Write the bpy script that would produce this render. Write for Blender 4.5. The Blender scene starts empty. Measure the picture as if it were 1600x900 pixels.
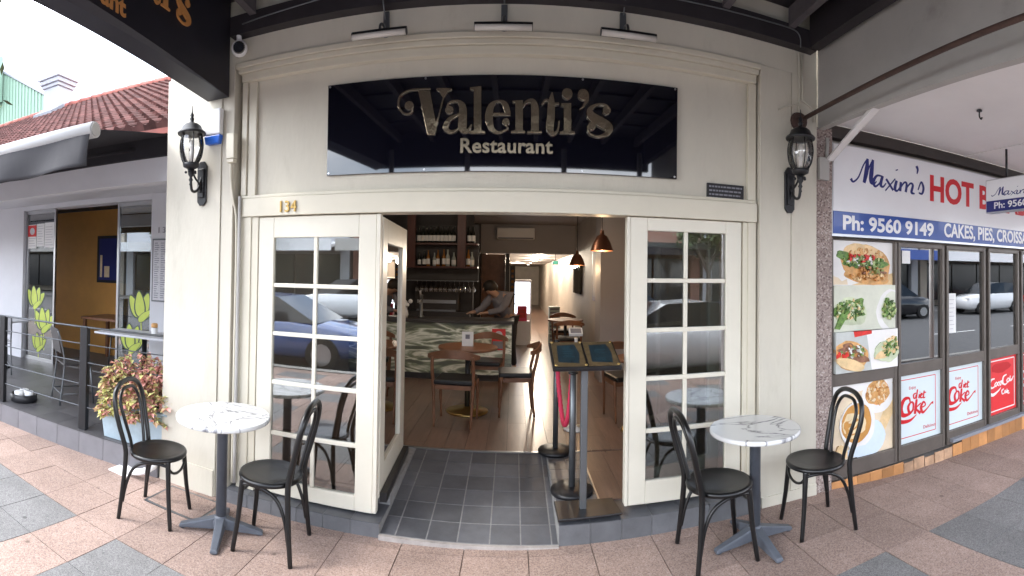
import bpy, math, random
from mathutils import Matrix, Vector
random.seed(7)
R = math.radians
SC = bpy.context.scene
COL = SC.collection

# ------------------------------------------------------------------ camera
cd = bpy.data.cameras.new('camera'); cam = bpy.data.objects.new('camera', cd); COL.objects.link(cam)
cd.type = 'PANO'; cd.panorama_type = 'CENTRAL_CYLINDRICAL'
cd.central_cylindrical_range_u_min = -1.0473; cd.central_cylindrical_range_u_max = 1.0447
cd.central_cylindrical_range_v_min = -0.6284; cd.central_cylindrical_range_v_max = 0.5484
cd.central_cylindrical_radius = 1.0
cd.clip_start = 0.05; cd.clip_end = 2000
cam.matrix_world = Matrix.Translation((0, 0, 1.71)) @ Matrix.Rotation(.0154, 4, 'X') @ Matrix.Rotation(-.0142, 4, 'Y') @ Matrix.Rotation(R(90), 4, 'X')
SC.camera = cam
SC.view_settings.view_transform = 'Standard'; SC.view_settings.look = 'None'
SC.view_settings.exposure = 2.36; SC.view_settings.gamma = 1
SC.cycles.use_denoising = True
SC.cycles.max_bounces = 10; SC.cycles.transparent_max_bounces = 16
SC.cycles.sample_clamp_indirect = 6

# ------------------------------------------------------------------ sky and sun
SUN_EL, SUN_AZ = 46, 246          # azimuth clockwise from +Y
W = bpy.data.worlds.new('World'); SC.world = W; W.use_nodes = True
nt = W.node_tree; N = nt.nodes; N.clear()
out = N.new('ShaderNodeOutputWorld'); bg = N.new('ShaderNodeBackground'); bg.inputs[1].default_value = .15
sky = N.new('ShaderNodeTexSky'); sky.sky_type = 'NISHITA'; sky.sun_disc = False
sky.sun_elevation = R(SUN_EL); sky.sun_rotation = R(SUN_AZ); sky.air_density = 1; sky.dust_density = 2
tc = N.new('ShaderNodeTexCoord'); mp = N.new('ShaderNodeMapping'); mp.inputs['Scale'].default_value = (1, 1, 2.6)
nz = N.new('ShaderNodeTexNoise'); nz.inputs['Scale'].default_value = 2.2; nz.inputs['Detail'].default_value = 6
rp = N.new('ShaderNodeValToRGB'); rp.color_ramp.elements[0].position = .36; rp.color_ramp.elements[1].position = .56
mx = N.new('ShaderNodeMix'); mx.data_type = 'RGBA'
mx.inputs['B'].default_value = (9.5, 9.9, 10.6, 1)     # bright cloud
nt.links.new(tc.outputs['Generated'], mp.inputs[0]); nt.links.new(mp.outputs[0], nz.inputs[0])
nt.links.new(nz.outputs[0], rp.inputs[0]); nt.links.new(rp.outputs[0], mx.inputs['Factor'])
nt.links.new(sky.outputs[0], mx.inputs['A']); nt.links.new(mx.outputs['Result'], bg.inputs[0]); nt.links.new(bg.outputs[0], out.inputs[0])
sd = bpy.data.lights.new('sun', 'SUN'); sd.energy = .5; sd.angle = R(10); sd.color = (1, .96, .9)
so = bpy.data.objects.new('sun', sd); COL.objects.link(so)
_d = Vector((math.sin(R(SUN_AZ)) * math.cos(R(SUN_EL)), math.cos(R(SUN_AZ)) * math.cos(R(SUN_EL)), math.sin(R(SUN_EL))))
so.rotation_euler = _d.to_track_quat('Z', 'Y').to_euler(); so.location = (-8, -8, 14)

# ------------------------------------------------------------------ materials
M = {}
def mat(name, col, rough=.5, metal=0, var=0, scale=6, bump=0, bscale=60, spec=.5, emit=0, bdist=.004, island=0, coat=0, stretch=None, dirt=None):
    m = bpy.data.materials.new(name); m.use_nodes = True; t = m.node_tree; b = t.nodes['Principled BSDF']
    b.inputs['Roughness'].default_value = rough; b.inputs['Metallic'].default_value = metal
    b.inputs['Specular IOR Level'].default_value = spec; b.inputs['Coat Weight'].default_value = coat
    c4 = (*col, 1); b.inputs['Base Color'].default_value = c4
    tcn = t.nodes.new('ShaderNodeTexCoord'); src = tcn.outputs['Object']
    if stretch:
        mpn = t.nodes.new('ShaderNodeMapping'); mpn.inputs['Scale'].default_value = stretch
        t.links.new(src, mpn.inputs[0]); src = mpn.outputs[0]
    last = None
    if var:
        n = t.nodes.new('ShaderNodeTexNoise'); n.inputs['Scale'].default_value = scale; n.inputs['Detail'].default_value = 8; n.inputs['Roughness'].default_value = .65
        t.links.new(src, n.inputs[0])
        r = t.nodes.new('ShaderNodeValToRGB'); r.color_ramp.elements[0].position = .3; r.color_ramp.elements[1].position = .7
        r.color_ramp.elements[0].color = (*[max(0, c * (1 - var)) for c in col], 1); r.color_ramp.elements[1].color = (*[min(1, c * (1 + var)) for c in col], 1)
        t.links.new(n.outputs[0], r.inputs[0]); last = r.outputs[0]
        rr = t.nodes.new('ShaderNodeMapRange'); rr.inputs['To Min'].default_value = max(0, rough * .8); rr.inputs['To Max'].default_value = min(1, rough * 1.2)
        t.links.new(n.outputs[0], rr.inputs[0]); t.links.new(rr.outputs[0], b.inputs['Roughness'])
    if dirt:
        n2 = t.nodes.new('ShaderNodeTexNoise'); n2.inputs['Scale'].default_value = dirt[1]; n2.inputs['Detail'].default_value = 10; n2.inputs['Roughness'].default_value = .7
        t.links.new(src, n2.inputs[0])
        r2 = t.nodes.new('ShaderNodeValToRGB'); r2.color_ramp.elements[0].position = dirt[2]; r2.color_ramp.elements[1].position = dirt[2] + .12
        r2.color_ramp.elements[0].color = (0, 0, 0, 1); r2.color_ramp.elements[1].color = (dirt[3],) * 3 + (1,)
        t.links.new(n2.outputs[0], r2.inputs[0])
        mm = t.nodes.new('ShaderNodeMix'); mm.data_type = 'RGBA'; mm.inputs['A'].default_value = c4; mm.inputs['B'].default_value = (*dirt[0], 1)
        if last: t.links.new(last, mm.inputs['A'])
        t.links.new(r2.outputs[0], mm.inputs['Factor']); last = mm.outputs['Result']
    if island:
        g = t.nodes.new('ShaderNodeNewGeometry'); hs = t.nodes.new('ShaderNodeHueSaturation'); hs.inputs['Color'].default_value = c4
        q = t.nodes.new('ShaderNodeMapRange'); q.inputs['To Min'].default_value = 1 - island; q.inputs['To Max'].default_value = 1 + island
        t.links.new(g.outputs['Random Per Island'], q.inputs[0]); t.links.new(q.outputs[0], hs.inputs['Value'])
        if last: t.links.new(last, hs.inputs['Color'])
        last = hs.outputs[0]
    if last: t.links.new(last, b.inputs['Base Color'])
    if bump:
        n3 = t.nodes.new('ShaderNodeTexNoise'); n3.inputs['Scale'].default_value = bscale; n3.inputs['Detail'].default_value = 5
        t.links.new(src, n3.inputs[0])
        bp = t.nodes.new('ShaderNodeBump'); bp.inputs['Strength'].default_value = bump; bp.inputs['Distance'].default_value = bdist
        t.links.new(n3.outputs[0], bp.inputs['Height']); t.links.new(bp.outputs[0], b.inputs['Normal'])
    if emit:
        b.inputs['Emission Color'].default_value = c4; b.inputs['Emission Strength'].default_value = emit
    M[name] = m; return m

def speckle(name, base, dark, light, scale=180, island=.08, rough=.8):
    m = bpy.data.materials.new(name); m.use_nodes = True; t = m.node_tree; b = t.nodes['Principled BSDF']; L = t.links.new
    b.inputs['Roughness'].default_value = rough; b.inputs['Specular IOR Level'].default_value = .3
    tcn = t.nodes.new('ShaderNodeTexCoord')
    v = t.nodes.new('ShaderNodeTexVoronoi'); v.inputs['Scale'].default_value = scale; L(tcn.outputs['Object'], v.inputs['Vector'])
    sep = t.nodes.new('ShaderNodeSeparateColor'); L(v.outputs['Color'], sep.inputs[0])
    r = t.nodes.new('ShaderNodeValToRGB'); r.color_ramp.interpolation = 'CONSTANT'
    e = r.color_ramp.elements; e[0].color = (*dark, 1); e[0].position = 0; e[1].color = (*base, 1); e[1].position = .16
    for pos, f in ((.4, 1.12), (.62, .88)):
        k = e.new(pos); k.color = (*[c * f for c in base], 1)
    k = e.new(.84); k.color = (*light, 1)
    L(sep.outputs[0], r.inputs[0])
    n = t.nodes.new('ShaderNodeTexNoise'); n.inputs['Scale'].default_value = 1.7; n.inputs['Detail'].default_value = 9; n.inputs['Roughness'].default_value = .7; L(tcn.outputs['Object'], n.inputs[0])
    q0 = t.nodes.new('ShaderNodeMapRange'); q0.inputs['From Min'].default_value = .3; q0.inputs['From Max'].default_value = .7; q0.inputs['To Min'].default_value = .78; q0.inputs['To Max'].default_value = 1.12; L(n.outputs[0], q0.inputs[0])
    sv = t.nodes.new('ShaderNodeTexVoronoi'); sv.inputs['Scale'].default_value = 2.6; L(tcn.outputs['Object'], sv.inputs['Vector'])     # old gum spots
    sr = t.nodes.new('ShaderNodeMapRange'); sr.inputs['From Min'].default_value = .035; sr.inputs['From Max'].default_value = .055; sr.inputs['To Min'].default_value = .55; sr.inputs['To Max'].default_value = 1; L(sv.outputs['Distance'], sr.inputs[0])
    q = t.nodes.new('ShaderNodeMath'); q.operation = 'MULTIPLY'; L(q0.outputs[0], q.inputs[0]); L(sr.outputs[0], q.inputs[1])
    g = t.nodes.new('ShaderNodeNewGeometry'); q2 = t.nodes.new('ShaderNodeMapRange'); q2.inputs['To Min'].default_value = 1 - island; q2.inputs['To Max'].default_value = 1 + island; L(g.outputs['Random Per Island'], q2.inputs[0])
    mu = t.nodes.new('ShaderNodeMath'); mu.operation = 'MULTIPLY'; L(q.outputs[0], mu.inputs[0]); L(q2.outputs[0], mu.inputs[1])
    hs = t.nodes.new('ShaderNodeHueSaturation'); L(r.outputs[0], hs.inputs['Color']); L(mu.outputs[0], hs.inputs['Value']); L(hs.outputs[0], b.inputs['Base Color'])
    bp = t.nodes.new('ShaderNodeBump'); bp.inputs['Strength'].default_value = .35; bp.inputs['Distance'].default_value = .003; L(v.outputs['Distance'], bp.inputs['Height']); L(bp.outputs[0], b.inputs['Normal'])
    M[name] = m

def marble(name, base, vein, scale, lo, hi, distort=2.2, rough=.25, stretch=(1, 1, 1), mid=None, rot=.5, wave=False):
    m = bpy.data.materials.new(name); m.use_nodes = True; t = m.node_tree; b = t.nodes['Principled BSDF']; L = t.links.new
    b.inputs['Roughness'].default_value = rough
    tcn = t.nodes.new('ShaderNodeTexCoord'); mpn = t.nodes.new('ShaderNodeMapping'); mpn.inputs['Scale'].default_value = stretch; mpn.inputs['Rotation'].default_value = (0, rot if wave else 0, rot)
    L(tcn.outputs['Object'], mpn.inputs[0])
    n = t.nodes.new('ShaderNodeTexNoise'); n.inputs['Scale'].default_value = scale; n.inputs['Detail'].default_value = 5; n.inputs['Distortion'].default_value = distort; L(mpn.outputs[0], n.inputs[0])
    s = t.nodes.new('ShaderNodeMath'); s.operation = 'SUBTRACT'; s.inputs[1].default_value = .5; L(n.outputs[0], s.inputs[0])
    a = t.nodes.new('ShaderNodeMath'); a.operation = 'ABSOLUTE'; L(s.outputs[0], a.inputs[0])
    r = t.nodes.new('ShaderNodeValToRGB'); e = r.color_ramp.elements
    e[0].position = lo; e[0].color = (*vein, 1); e[1].position = hi; e[1].color = (*base, 1)
    if mid: k = e.new((lo + hi) / 2); k.color = (*mid, 1)
    L(a.outputs[0], r.inputs[0]); L(r.outputs[0], b.inputs['Base Color']); M[name] = m

def glass(name, tint=(.9, .93, .92), k=1.6, add=.04):
    m = bpy.data.materials.new(name); m.use_nodes = True; t = m.node_tree; L = t.links.new
    t.nodes.remove(t.nodes['Principled BSDF']); o = t.nodes['Material Output']
    tr = t.nodes.new('ShaderNodeBsdfTransparent'); tr.inputs[0].default_value = (*tint, 1)
    gl = t.nodes.new('ShaderNodeBsdfGlossy'); gl.inputs['Roughness'].default_value = .0
    fr = t.nodes.new('ShaderNodeFresnel'); fr.inputs[0].default_value = 1.5
    ma = t.nodes.new('ShaderNodeMath'); ma.operation = 'MULTIPLY_ADD'; ma.inputs[1].default_value = k; ma.inputs[2].default_value = add; ma.use_clamp = True
    L(fr.outputs[0], ma.inputs[0]); mxn = t.nodes.new('ShaderNodeMixShader'); L(ma.outputs[0], mxn.inputs[0]); L(tr.outputs[0], mxn.inputs[1]); L(gl.outputs[0], mxn.inputs[2]); L(mxn.outputs[0], o.inputs[0])
    M[name] = m

# ------------------------------------------------------------------ mesh helpers
FR = Matrix.Identity(4)            # frame in which the following geometry is written
def frame(x=0, y=0, deg=0, z=0):
    global FR
    FR = Matrix.Translation((x, y, z)) @ Matrix.Rotation(R(deg), 4, 'Z')
WORLD = {}
def props(o, label=None, cat=None, group=None, kind=None):
    if label: o['label'] = label
    if cat: o['category'] = cat
    if group: o['group'] = group
    if kind: o['kind'] = kind
    return o
def thing(name, label, cat, loc=(0, 0, 0), rz=0, group=None):
    o = bpy.data.objects.new(name, None); COL.objects.link(o); o.empty_display_size = .2
    w = FR @ Matrix.Translation(loc) @ Matrix.Rotation(R(rz), 4, 'Z')
    o.matrix_world = w; WORLD[o.name] = w.copy()
    return props(o, label, cat, group)
def cr(pts, n=6, closed=False):
    """Catmull-Rom through points (any dimension)"""
    P = [list(p) for p in pts]; m = len(P)
    if m < 3: return [tuple(p) for p in P]
    g = (lambda i: P[i % m]) if closed else (lambda i: P[min(max(i, 0), m - 1)])
    res = []
    for i in range(m if closed else m - 1):
        p0, p1, p2, p3 = g(i - 1), g(i), g(i + 1), g(i + 2)
        for k in range(n):
            t = k / n
            res.append(tuple(.5 * (2 * b + (c - a) * t + (2 * a - 5 * b + 4 * c - d) * t * t + (3 * b - a - 3 * c + d) * t ** 3) for a, b, c, d in zip(p0, p1, p2, p3)))
    if not closed: res.append(tuple(P[-1]))
    return res
_fonts = {}
class MB:
    def __init__(s): s.v = []; s.f = []; s.mi = []; s.sm = []; s.m = 0; s.T = None
    def add(s, vs, fs, smooth=False):
        o = len(s.v)
        if s.T is not None: vs = [tuple(s.T @ Vector(v)) for v in vs]
        s.v += [tuple(v) for v in vs]
        for f in fs: s.f.append([i + o for i in f]); s.mi.append(s.m); s.sm.append(smooth)
        return s
    def box(s, x0, x1, y0, y1, z0, z1):
        x0, x1 = min(x0, x1), max(x0, x1); y0, y1 = min(y0, y1), max(y0, y1); z0, z1 = min(z0, z1), max(z0, z1)
        return s.add([(x0, y0, z0), (x1, y0, z0), (x1, y1, z0), (x0, y1, z0), (x0, y0, z1), (x1, y0, z1), (x1, y1, z1), (x0, y1, z1)],
              [(0, 3, 2, 1), (4, 5, 6, 7), (0, 1, 5, 4), (1, 2, 6, 5), (2, 3, 7, 6), (3, 0, 4, 7)])
    def hexa(s, v8): return s.add(v8, [(0, 3, 2, 1), (4, 5, 6, 7), (0, 1, 5, 4), (1, 2, 6, 5), (2, 3, 7, 6), (3, 0, 4, 7)])
    def poly(s, vs): return s.add(vs, [list(range(len(vs)))])
    def cyl(s, p0, p1, r0, r1=None, n=16, caps=True): return s.tube([p0, p1], [r0, r0 if r1 is None else r1], n, caps=caps)
    def tube(s, pts, rad, n=10, closed=False, caps=True):
        pts = [Vector(p) for p in pts]; m = len(pts)
        if not hasattr(rad, '__len__'): rad = [rad] * m
        vs = []; up = None
        for i in range(m):
            a = pts[(i - 1) % m] if (closed or i) else pts[i]; b = pts[(i + 1) % m] if (closed or i < m - 1) else pts[i]
            d = (b - a).normalized()
            if up is None: up = Vector((0, 0, 1)) if abs(d.z) < .9 else Vector((1, 0, 0))
            u = d.cross(up).normalized(); w = u.cross(d); up = w
            for k in range(n):
                an = 2 * math.pi * k / n; vs.append(pts[i] + (u * math.cos(an) + w * math.sin(an)) * rad[i])
        fs = []
        for i in range(m if closed else m - 1):
            for k in range(n):
                j = (i + 1) % m; fs.append((i * n + k, i * n + (k + 1) % n, j * n + (k + 1) % n, j * n + k))
        s.add(vs, fs, True)
        if caps and not closed:
            o = len(s.v) - len(vs)
            for base, rev in ((0, True), ((m - 1) * n, False)):
                f = [o + base + k for k in range(n)]
                s.f.append(f[::-1] if rev else f); s.mi.append(s.m); s.sm.append(False)
        return s
    def lathe(s, prof, c=(0, 0, 0), n=24, caps=True):
        vs = [(c[0] + r * math.cos(2 * math.pi * k / n), c[1] + r * math.sin(2 * math.pi * k / n), c[2] + z) for r, z in prof for k in range(n)]
        fs = [(i * n + k, i * n + (k + 1) % n, (i + 1) * n + (k + 1) % n, (i + 1) * n + k) for i in range(len(prof) - 1) for k in range(n)]
        s.add(vs, fs, True)
        if caps:
            o = len(s.v) - len(vs)
            for base, rev in ((0, True), ((len(prof) - 1) * n, False)):
                f = [o + base + k for k in range(n)]; s.f.append(f[::-1] if rev else f); s.mi.append(s.m); s.sm.append(False)
        return s
    def sph(s, c, r, n=12, sx=1, sy=1, sz=1):
        prof = [(max(1e-4, r * math.sin(math.pi * i / n)), -r * math.cos(math.pi * i / n)) for i in range(n + 1)]
        o = len(s.v); s.lathe(prof, (0, 0, 0), n * 2, caps=False)
        for i in range(o, len(s.v)):
            v = s.v[i]; s.v[i] = (c[0] + v[0] * sx, c[1] + v[1] * sy, c[2] + v[2] * sz)
        return s
    def prism(s, pts, mapf, d):
        """2-D outline pts, mapf(u, v, w) -> 3-D; slab from w=0 to w=d"""
        n = len(pts); vs = [mapf(u, v, 0) for u, v in pts] + [mapf(u, v, d) for u, v in pts]
        return s.add(vs, [list(range(n))[::-1], list(range(n, 2 * n))] + [(i, (i + 1) % n, n + (i + 1) % n, n + i) for i in range(n)])
    def stroke(s, pts, wid, mapf, d, n=6):
        if len(wid) != len(pts): wid = [wid[0]] * len(pts)
        q = cr([(*p, w) for p, w in zip(pts, wid)], n); L_ = []; R_ = []
        for i, (x, y, w) in enumerate(q):
            a = q[max(0, i - 1)]; b = q[min(len(q) - 1, i + 1)]; dx, dy = b[0] - a[0], b[1] - a[1]; l = math.hypot(dx, dy) or 1
            L_.append((x - dy / l * w / 2, y + dx / l * w / 2)); R_.append((x + dy / l * w / 2, y - dx / l * w / 2))
        k = len(q); vs = [mapf(u, v, d) for u, v in L_] + [mapf(u, v, d) for u, v in R_] + [mapf(u, v, 0) for u, v in L_] + [mapf(u, v, 0) for u, v in R_]
        fs = []
        for i in range(k - 1):
            fs += [(i, k + i, k + i + 1, i + 1), (i, i + 1, 2 * k + i + 1, 2 * k + i), (k + i, 3 * k + i, 3 * k + i + 1, k + i + 1)]
        return s.add(vs, fs)
    def disc(s, c, r, mapf, d, n=18):
        return s.prism([(c[0] + r * math.cos(2 * math.pi * k / n), c[1] + r * math.sin(2 * math.pi * k / n)) for k in range(n)], mapf, d)
    def text(s, txt, mapf, size, d=.002, bold=0, xs=1, shear=0, align='LEFT', sp=1):
        c = bpy.data.curves.new('t', 'FONT'); c.body = txt; c.size = 1; c.offset = bold; c.shear = shear; c.align_x = align; c.resolution_u = 4; c.space_character = sp
        o = bpy.data.objects.new('t', c); me = o.to_mesh()
        P = [(v.co.x * size * xs, v.co.y * size) for v in me.vertices]; fs = [list(p.vertices) for p in me.polygons]
        o.to_mesh_clear(); bpy.data.objects.remove(o); bpy.data.curves.remove(c)
        k = len(P); ec = {}
        for f in fs:
            for i in range(len(f)):
                e = (f[i], f[(i + 1) % len(f)]); key = tuple(sorted(e)); ec.setdefault(key, []).append(e)
        vs = [mapf(u, v, d) for u, v in P] + [mapf(u, v, 0) for u, v in P]
        side = [(e[0][1], e[0][0], e[0][0] + k, e[0][1] + k) for e in ec.values() if len(e) == 1]
        return s.add(vs, fs + side)
    def blob(s, c, r, mapf, d, n=26, ry=None, j=.12, seed=0, rot=0):
        rnd = random.Random(seed); ph = [rnd.uniform(0, 6.28) for _ in range(4)]; ry = ry or r; pts = []
        for k in range(n):
            a = 2 * math.pi * k / n; f = 1 + j * (math.sin(2 * a + ph[0]) * .4 + math.sin(3 * a + ph[1]) * .4 + math.sin(5 * a + ph[2]) * .4 + math.sin(9 * a + ph[3]) * .3)
            x, y = r * f * math.cos(a), ry * f * math.sin(a); pts.append((c[0] + x * math.cos(rot) - y * math.sin(rot), c[1] + x * math.sin(rot) + y * math.cos(rot)))
        return s.prism(pts, mapf, d)
    def build(s, name, mats, parent=None, label=None, cat=None, group=None, kind=None, bevel=0, autosmooth=False):
        ml = mats if isinstance(mats, (list, tuple)) else [mats]
        used = sorted({i for f in s.f for i in f}); ix = {o: k for k, o in enumerate(used)}
        s.v = [s.v[i] for i in used]; s.f = [[ix[i] for i in f] for f in s.f]
        vs = [FR @ Vector(v) for v in s.v]
        if parent is not None:
            inv = WORLD[parent.name].inverted(); loc = None; vs = [inv @ v for v in vs]
        else:
            xs = [v.x for v in vs]; ys = [v.y for v in vs]
            loc = Vector(((min(xs) + max(xs)) / 2, (min(ys) + max(ys)) / 2, min(v.z for v in vs))); vs = [v - loc for v in vs]
        me = bpy.data.meshes.new(name); me.from_pydata([tuple(v) for v in vs], [], s.f)
        for x in ml: me.materials.append(M[x])
        me.polygons.foreach_set('material_index', s.mi); me.polygons.foreach_set('use_smooth', s.sm); me.update()
        o = bpy.data.objects.new(name, me); COL.objects.link(o)
        if parent is not None:
            o.parent = parent; WORLD[o.name] = WORLD[parent.name]
        else:
            o.location = loc; WORLD[o.name] = Matrix.Translation(loc)
        if bevel:
            b = o.modifiers.new('bevel', 'BEVEL'); b.width = bevel; b.segments = 2; b.limit_method = 'ANGLE'; b.angle_limit = R(40)
        return props(o, label, cat, group, kind)
def build_pieces(mb, name, mats, parent, **kw):
    """one object per connected piece"""
    par = list(range(len(mb.v)))
    def find(i):
        while par[i] != i: par[i] = par[par[i]]; i = par[i]
        return i
    for f in mb.f:
        for i in f[1:]: par[find(i)] = find(f[0])
    grp = {}
    for k, f in enumerate(mb.f): grp.setdefault(find(f[0]), []).append(k)
    for ks in grp.values():
        n = MB(); ids = {}
        for k in ks:
            n.f.append([ids.setdefault(i, len(ids)) for i in mb.f[k]]); n.mi.append(mb.mi[k]); n.sm.append(mb.sm[k])
        n.v = [mb.v[i] for i in ids]; n.build(name, mats, parent, **kw)
def copy_tree(o, loc=None, rz=None, label=None, group=None, parent=None):
    c = o.copy(); COL.objects.link(c)
    if parent is not None: c.parent = parent
    for ch in list(o.children): copy_tree(ch, parent=c)
    if loc is not None: c.matrix_world = FR @ Matrix.Translation(loc) @ Matrix.Rotation(R(rz or 0), 4, 'Z')
    if label: c['label'] = label
    if group: c['group'] = group
    return c
XZ = lambda y, s=-1: (lambda u, v, w: (u, y + s * w, v))      # a face turned to the street (-Y)
def gz(x):
    P = [(-40, -.12), (-6, -.06), (-2.6, -.05), (0, -.01), (1.5, .03), (2.2, .02), (3.2, -.05), (6, -.09), (40, -.12)]
    for (a, za), (b, zb) in zip(P, P[1:]):
        if x <= b: return za + (zb - za) * (x - a) / (b - a)
    return P[-1][1]

# ------------------------------------------------------------------ palette
CREAM = (.66, .62, .52)
mat('cream wall', (.60, .562, .47), .6, var=.06, scale=3, bump=.35, bscale=38, dirt=((.33, .29, .21), 3.4, .57, .22), stretch=(1, 1, .35))
mat('cream paint', (.645, .60, .485), .38, var=.03, scale=5, bump=.08, bscale=30)
mat('door paint', (.70, .662, .56), .33, var=.025, scale=6, bump=.05, bscale=30)
mat('white paint', (.82, .80, .79), .5, var=.03, scale=3)
mat('white plastic', (.82, .82, .82), .35)
mat('blue plastic', (.02, .13, .6), .3)
mat('navy paint', (.018, .017, .026), .5, var=.25, scale=4)
mat('charcoal timber', (.026, .022, .026), .55, var=.25, scale=5, bump=.3, bscale=30)
mat('grey paint', (.42, .405, .38), .6, var=.08, scale=2, dirt=((.2, .17, .15), 1.5, .6, .4))
mat('rafter timber', (.10, .09, .095), .6, var=.3, scale=6)
mat('black metal', (.012, .012, .014), .42, var=.2, scale=12)
mat('bentwood black', (.004, .004, .0045), .33, var=.3, scale=10, spec=.55)
mat('cast grey', (.085, .095, .115), .45, var=.15, scale=14, bump=.1, bscale=120)
mat('black acrylic', (.004, .004, .008), .03, spec=.9)
mat('gold', (.82, .66, .45), .14, metal=1, bump=.45, bscale=2.6, bdist=.03)
mat('dull gold', (.24, .20, .145), .25, metal=1)
mat('brass', (.62, .44, .17), .28, metal=1)
mat('number brass', (.40, .26, .08), .35, metal=.6)
mat('steel', (.55, .55, .56), .3, metal=1)
mat('dark steel', (.16, .17, .18), .4, metal=.7)
mat('rust', (.075, .042, .033), .75, var=.35, scale=25)
mat('tube grey', (.62, .59, .54), .3)
mat('lamp white', (.85, .82, .76), .3)
mat('orange lettering', (.62, .28, .09), .5)
mat('slate tile', (.088, .092, .104), .38, var=.25, scale=5, island=.22, bump=.15, bscale=80)
mat('blue tile', (.13, .133, .142), .45, var=.2, scale=6, island=.15, bump=.12, bscale=60)
mat('grout', (.24, .24, .24), .85, var=.2, scale=20)
mat('cement', (.34, .31, .29), .9, var=.2, scale=15, bump=.5, bscale=40)
mat('mortar', (.20, .165, .145), .9, var=.3, scale=8)
speckle('pink slab', (.335, .242, .203), (.245, .175, .147), (.40, .305, .265), 150, .12)
speckle('grey slab', (.205, .20, .198), (.145, .142, .14), (.27, .265, .26), 190, .10)
speckle('pebble dash', (.33, .26, .235), (.18, .13, .12), (.48, .41, .37), 85, 0)
mat('asphalt', (.09, .09, .092), .85, var=.25, scale=4, bump=.5, bscale=120)
mat('kerb stone', (.30, .29, .27), .8, var=.15, scale=6)
marble('white marble', (.70, .70, .69), (.17, .17, .185), 1.15, .0, .021, .9, .2, (1, 2.2, 1), rot=.5, mid=(.60, .60, .60))
marble('green marble', (.14, .155, .125), (.86, .88, .78), 1.3, .0, .11, 1.5, .12, (.9, 1, 3.4), mid=(.30, .34, .24), rot=-.30, wave=True)
glass('window glass'); glass('lantern glass', (.97, .97, .97), 1.2, .05); glass('shop glass', (.50, .56, .56), 2.2, .22)
glass('door glass', (.78, .82, .82), 2.0, .19)
mat('floor timber', (.19, .120, .090), .30, var=.25, scale=5, island=.16, stretch=(6, .6, 1))
mat('room grey', (.36, .33, .325), .6, var=.05, scale=2)
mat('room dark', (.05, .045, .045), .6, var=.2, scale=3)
mat('room ceiling', (.38, .35, .34), .7)
mat('room beige', (.42, .37, .32), .6, var=.12, scale=2)
mat('red timber', (.085, .022, .014), .4, var=.3, scale=6, stretch=(5, 5, .6))
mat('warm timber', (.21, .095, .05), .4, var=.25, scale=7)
mat('black leather', (.012, .012, .013), .4, bump=.1, bscale=90)
mat('bottle dark', (.012, .014, .010), .08, coat=.5)
mat('bottle amber', (.28, .11, .02), .1)
mat('bottle clear', (.35, .38, .36), .08)
mat('paper white', (.78, .78, .77), .6)
mat('paper grey', (.50, .49, .52), .6, var=.15, scale=40)
mat('print grey', (.22, .22, .25), .6)
mat('red print', (.62, .03, .03), .5)
mat('hot pink rope', (.75, .05, .12), .5)
mat('warm bulb', (1, .62, .28), .5, emit=4)
mat('cool bulb', (1, .93, .82), .5, emit=5)
mat('fridge glow', (.75, .82, .92), .5, emit=.8)
mat('exit glow', (.2, .75, .5), .5, emit=.15)
mat('copper shade', (.22, .09, .05), .35, metal=.6)
mat('skin', (.45, .27, .19), .5); mat('dark hair', (.02, .015, .012), .6); mat('grey shirt', (.20, .19, .21), .8, var=.1, scale=20); mat('dark trousers', (.03, .03, .035), .8)
mat('sign white', (.80, .80, .82), .3, var=.02, scale=3, coat=.2); mat('sign blue', (.025, .075, .33), .3, coat=.2); mat('sign navy', (.015, .022, .16), .35); mat('sign red', (.62, .012, .02), .35)
mat('bronze frame', (.135, .115, .100), .42, metal=.25, var=.12, scale=6)
mat('dark strip', (.045, .036, .032), .6, var=.2, scale=4)
mat('worn tile', (.42, .26, .16), .6, var=.3, scale=12, island=.25)
mat('orange tile', (.50, .24, .095), .35, var=.16, scale=7, island=.35)
mat('poster pale blue', (.66, .74, .76), .35, coat=.3); mat('poster red', (.72, .03, .035), .35, coat=.3); mat('poster dark red', (.50, .01, .015), .35)
mat('print white', (.82, .80, .78), .4, var=.06, scale=6); mat('print bun', (.66, .36, .13), .4, var=.35, scale=16); mat('print bun light', (.78, .56, .30), .4, var=.2, scale=14)
mat('print dark green', (.05, .11, .02), .4, var=.6, scale=40); mat('print olive', (.26, .30, .09), .4, var=.5, scale=40); mat('print crust', (.50, .22, .06), .4, var=.4, scale=20); mat('print green', (.13, .24, .05), .4, var=.75, scale=36); mat('print lime', (.42, .50, .22), .4, var=.35, scale=24); mat('print chilli', (.66, .03, .02), .4, var=.3, scale=24); mat('print meat', (.26, .12, .07), .4, var=.5, scale=30)
mat('print plate', (.66, .67, .56), .4, var=.12, scale=4); mat('print grey plate', (.52, .54, .52), .4, var=.15, scale=4); mat('print cream', (.80, .66, .48), .4, var=.12, scale=5); mat('print coffee', (.58, .28, .07), .4, var=.2, scale=9); mat('print foam', (.80, .64, .40), .4, var=.15, scale=8)
mat('print cup', (.66, .76, .86), .4, var=.08, scale=4); mat('print salad bg', (.55, .60, .42), .4, var=.25, scale=7)
mat('cafe white', (.58, .58, .61), .6, var=.05, scale=2); mat('cafe tile', (.085, .082, .085), .45, var=.25, scale=4, island=.15)
mat('edge tile', (.17, .165, .175), .5, var=.12, scale=5, island=.08)
mat('mustard wall', (.55, .27, .06), .65, var=.12, scale=2)
mat('roof tile', (.108, .050, .045), .9, var=.45, scale=5, island=.35, spec=.15)
mat('roof ridge', (.30, .09, .07), .7, var=.3, scale=8)
mat('lead', (.24, .25, .28), .6); mat('chimney render', (.42, .43, .48), .7, var=.06, scale=4)
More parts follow.
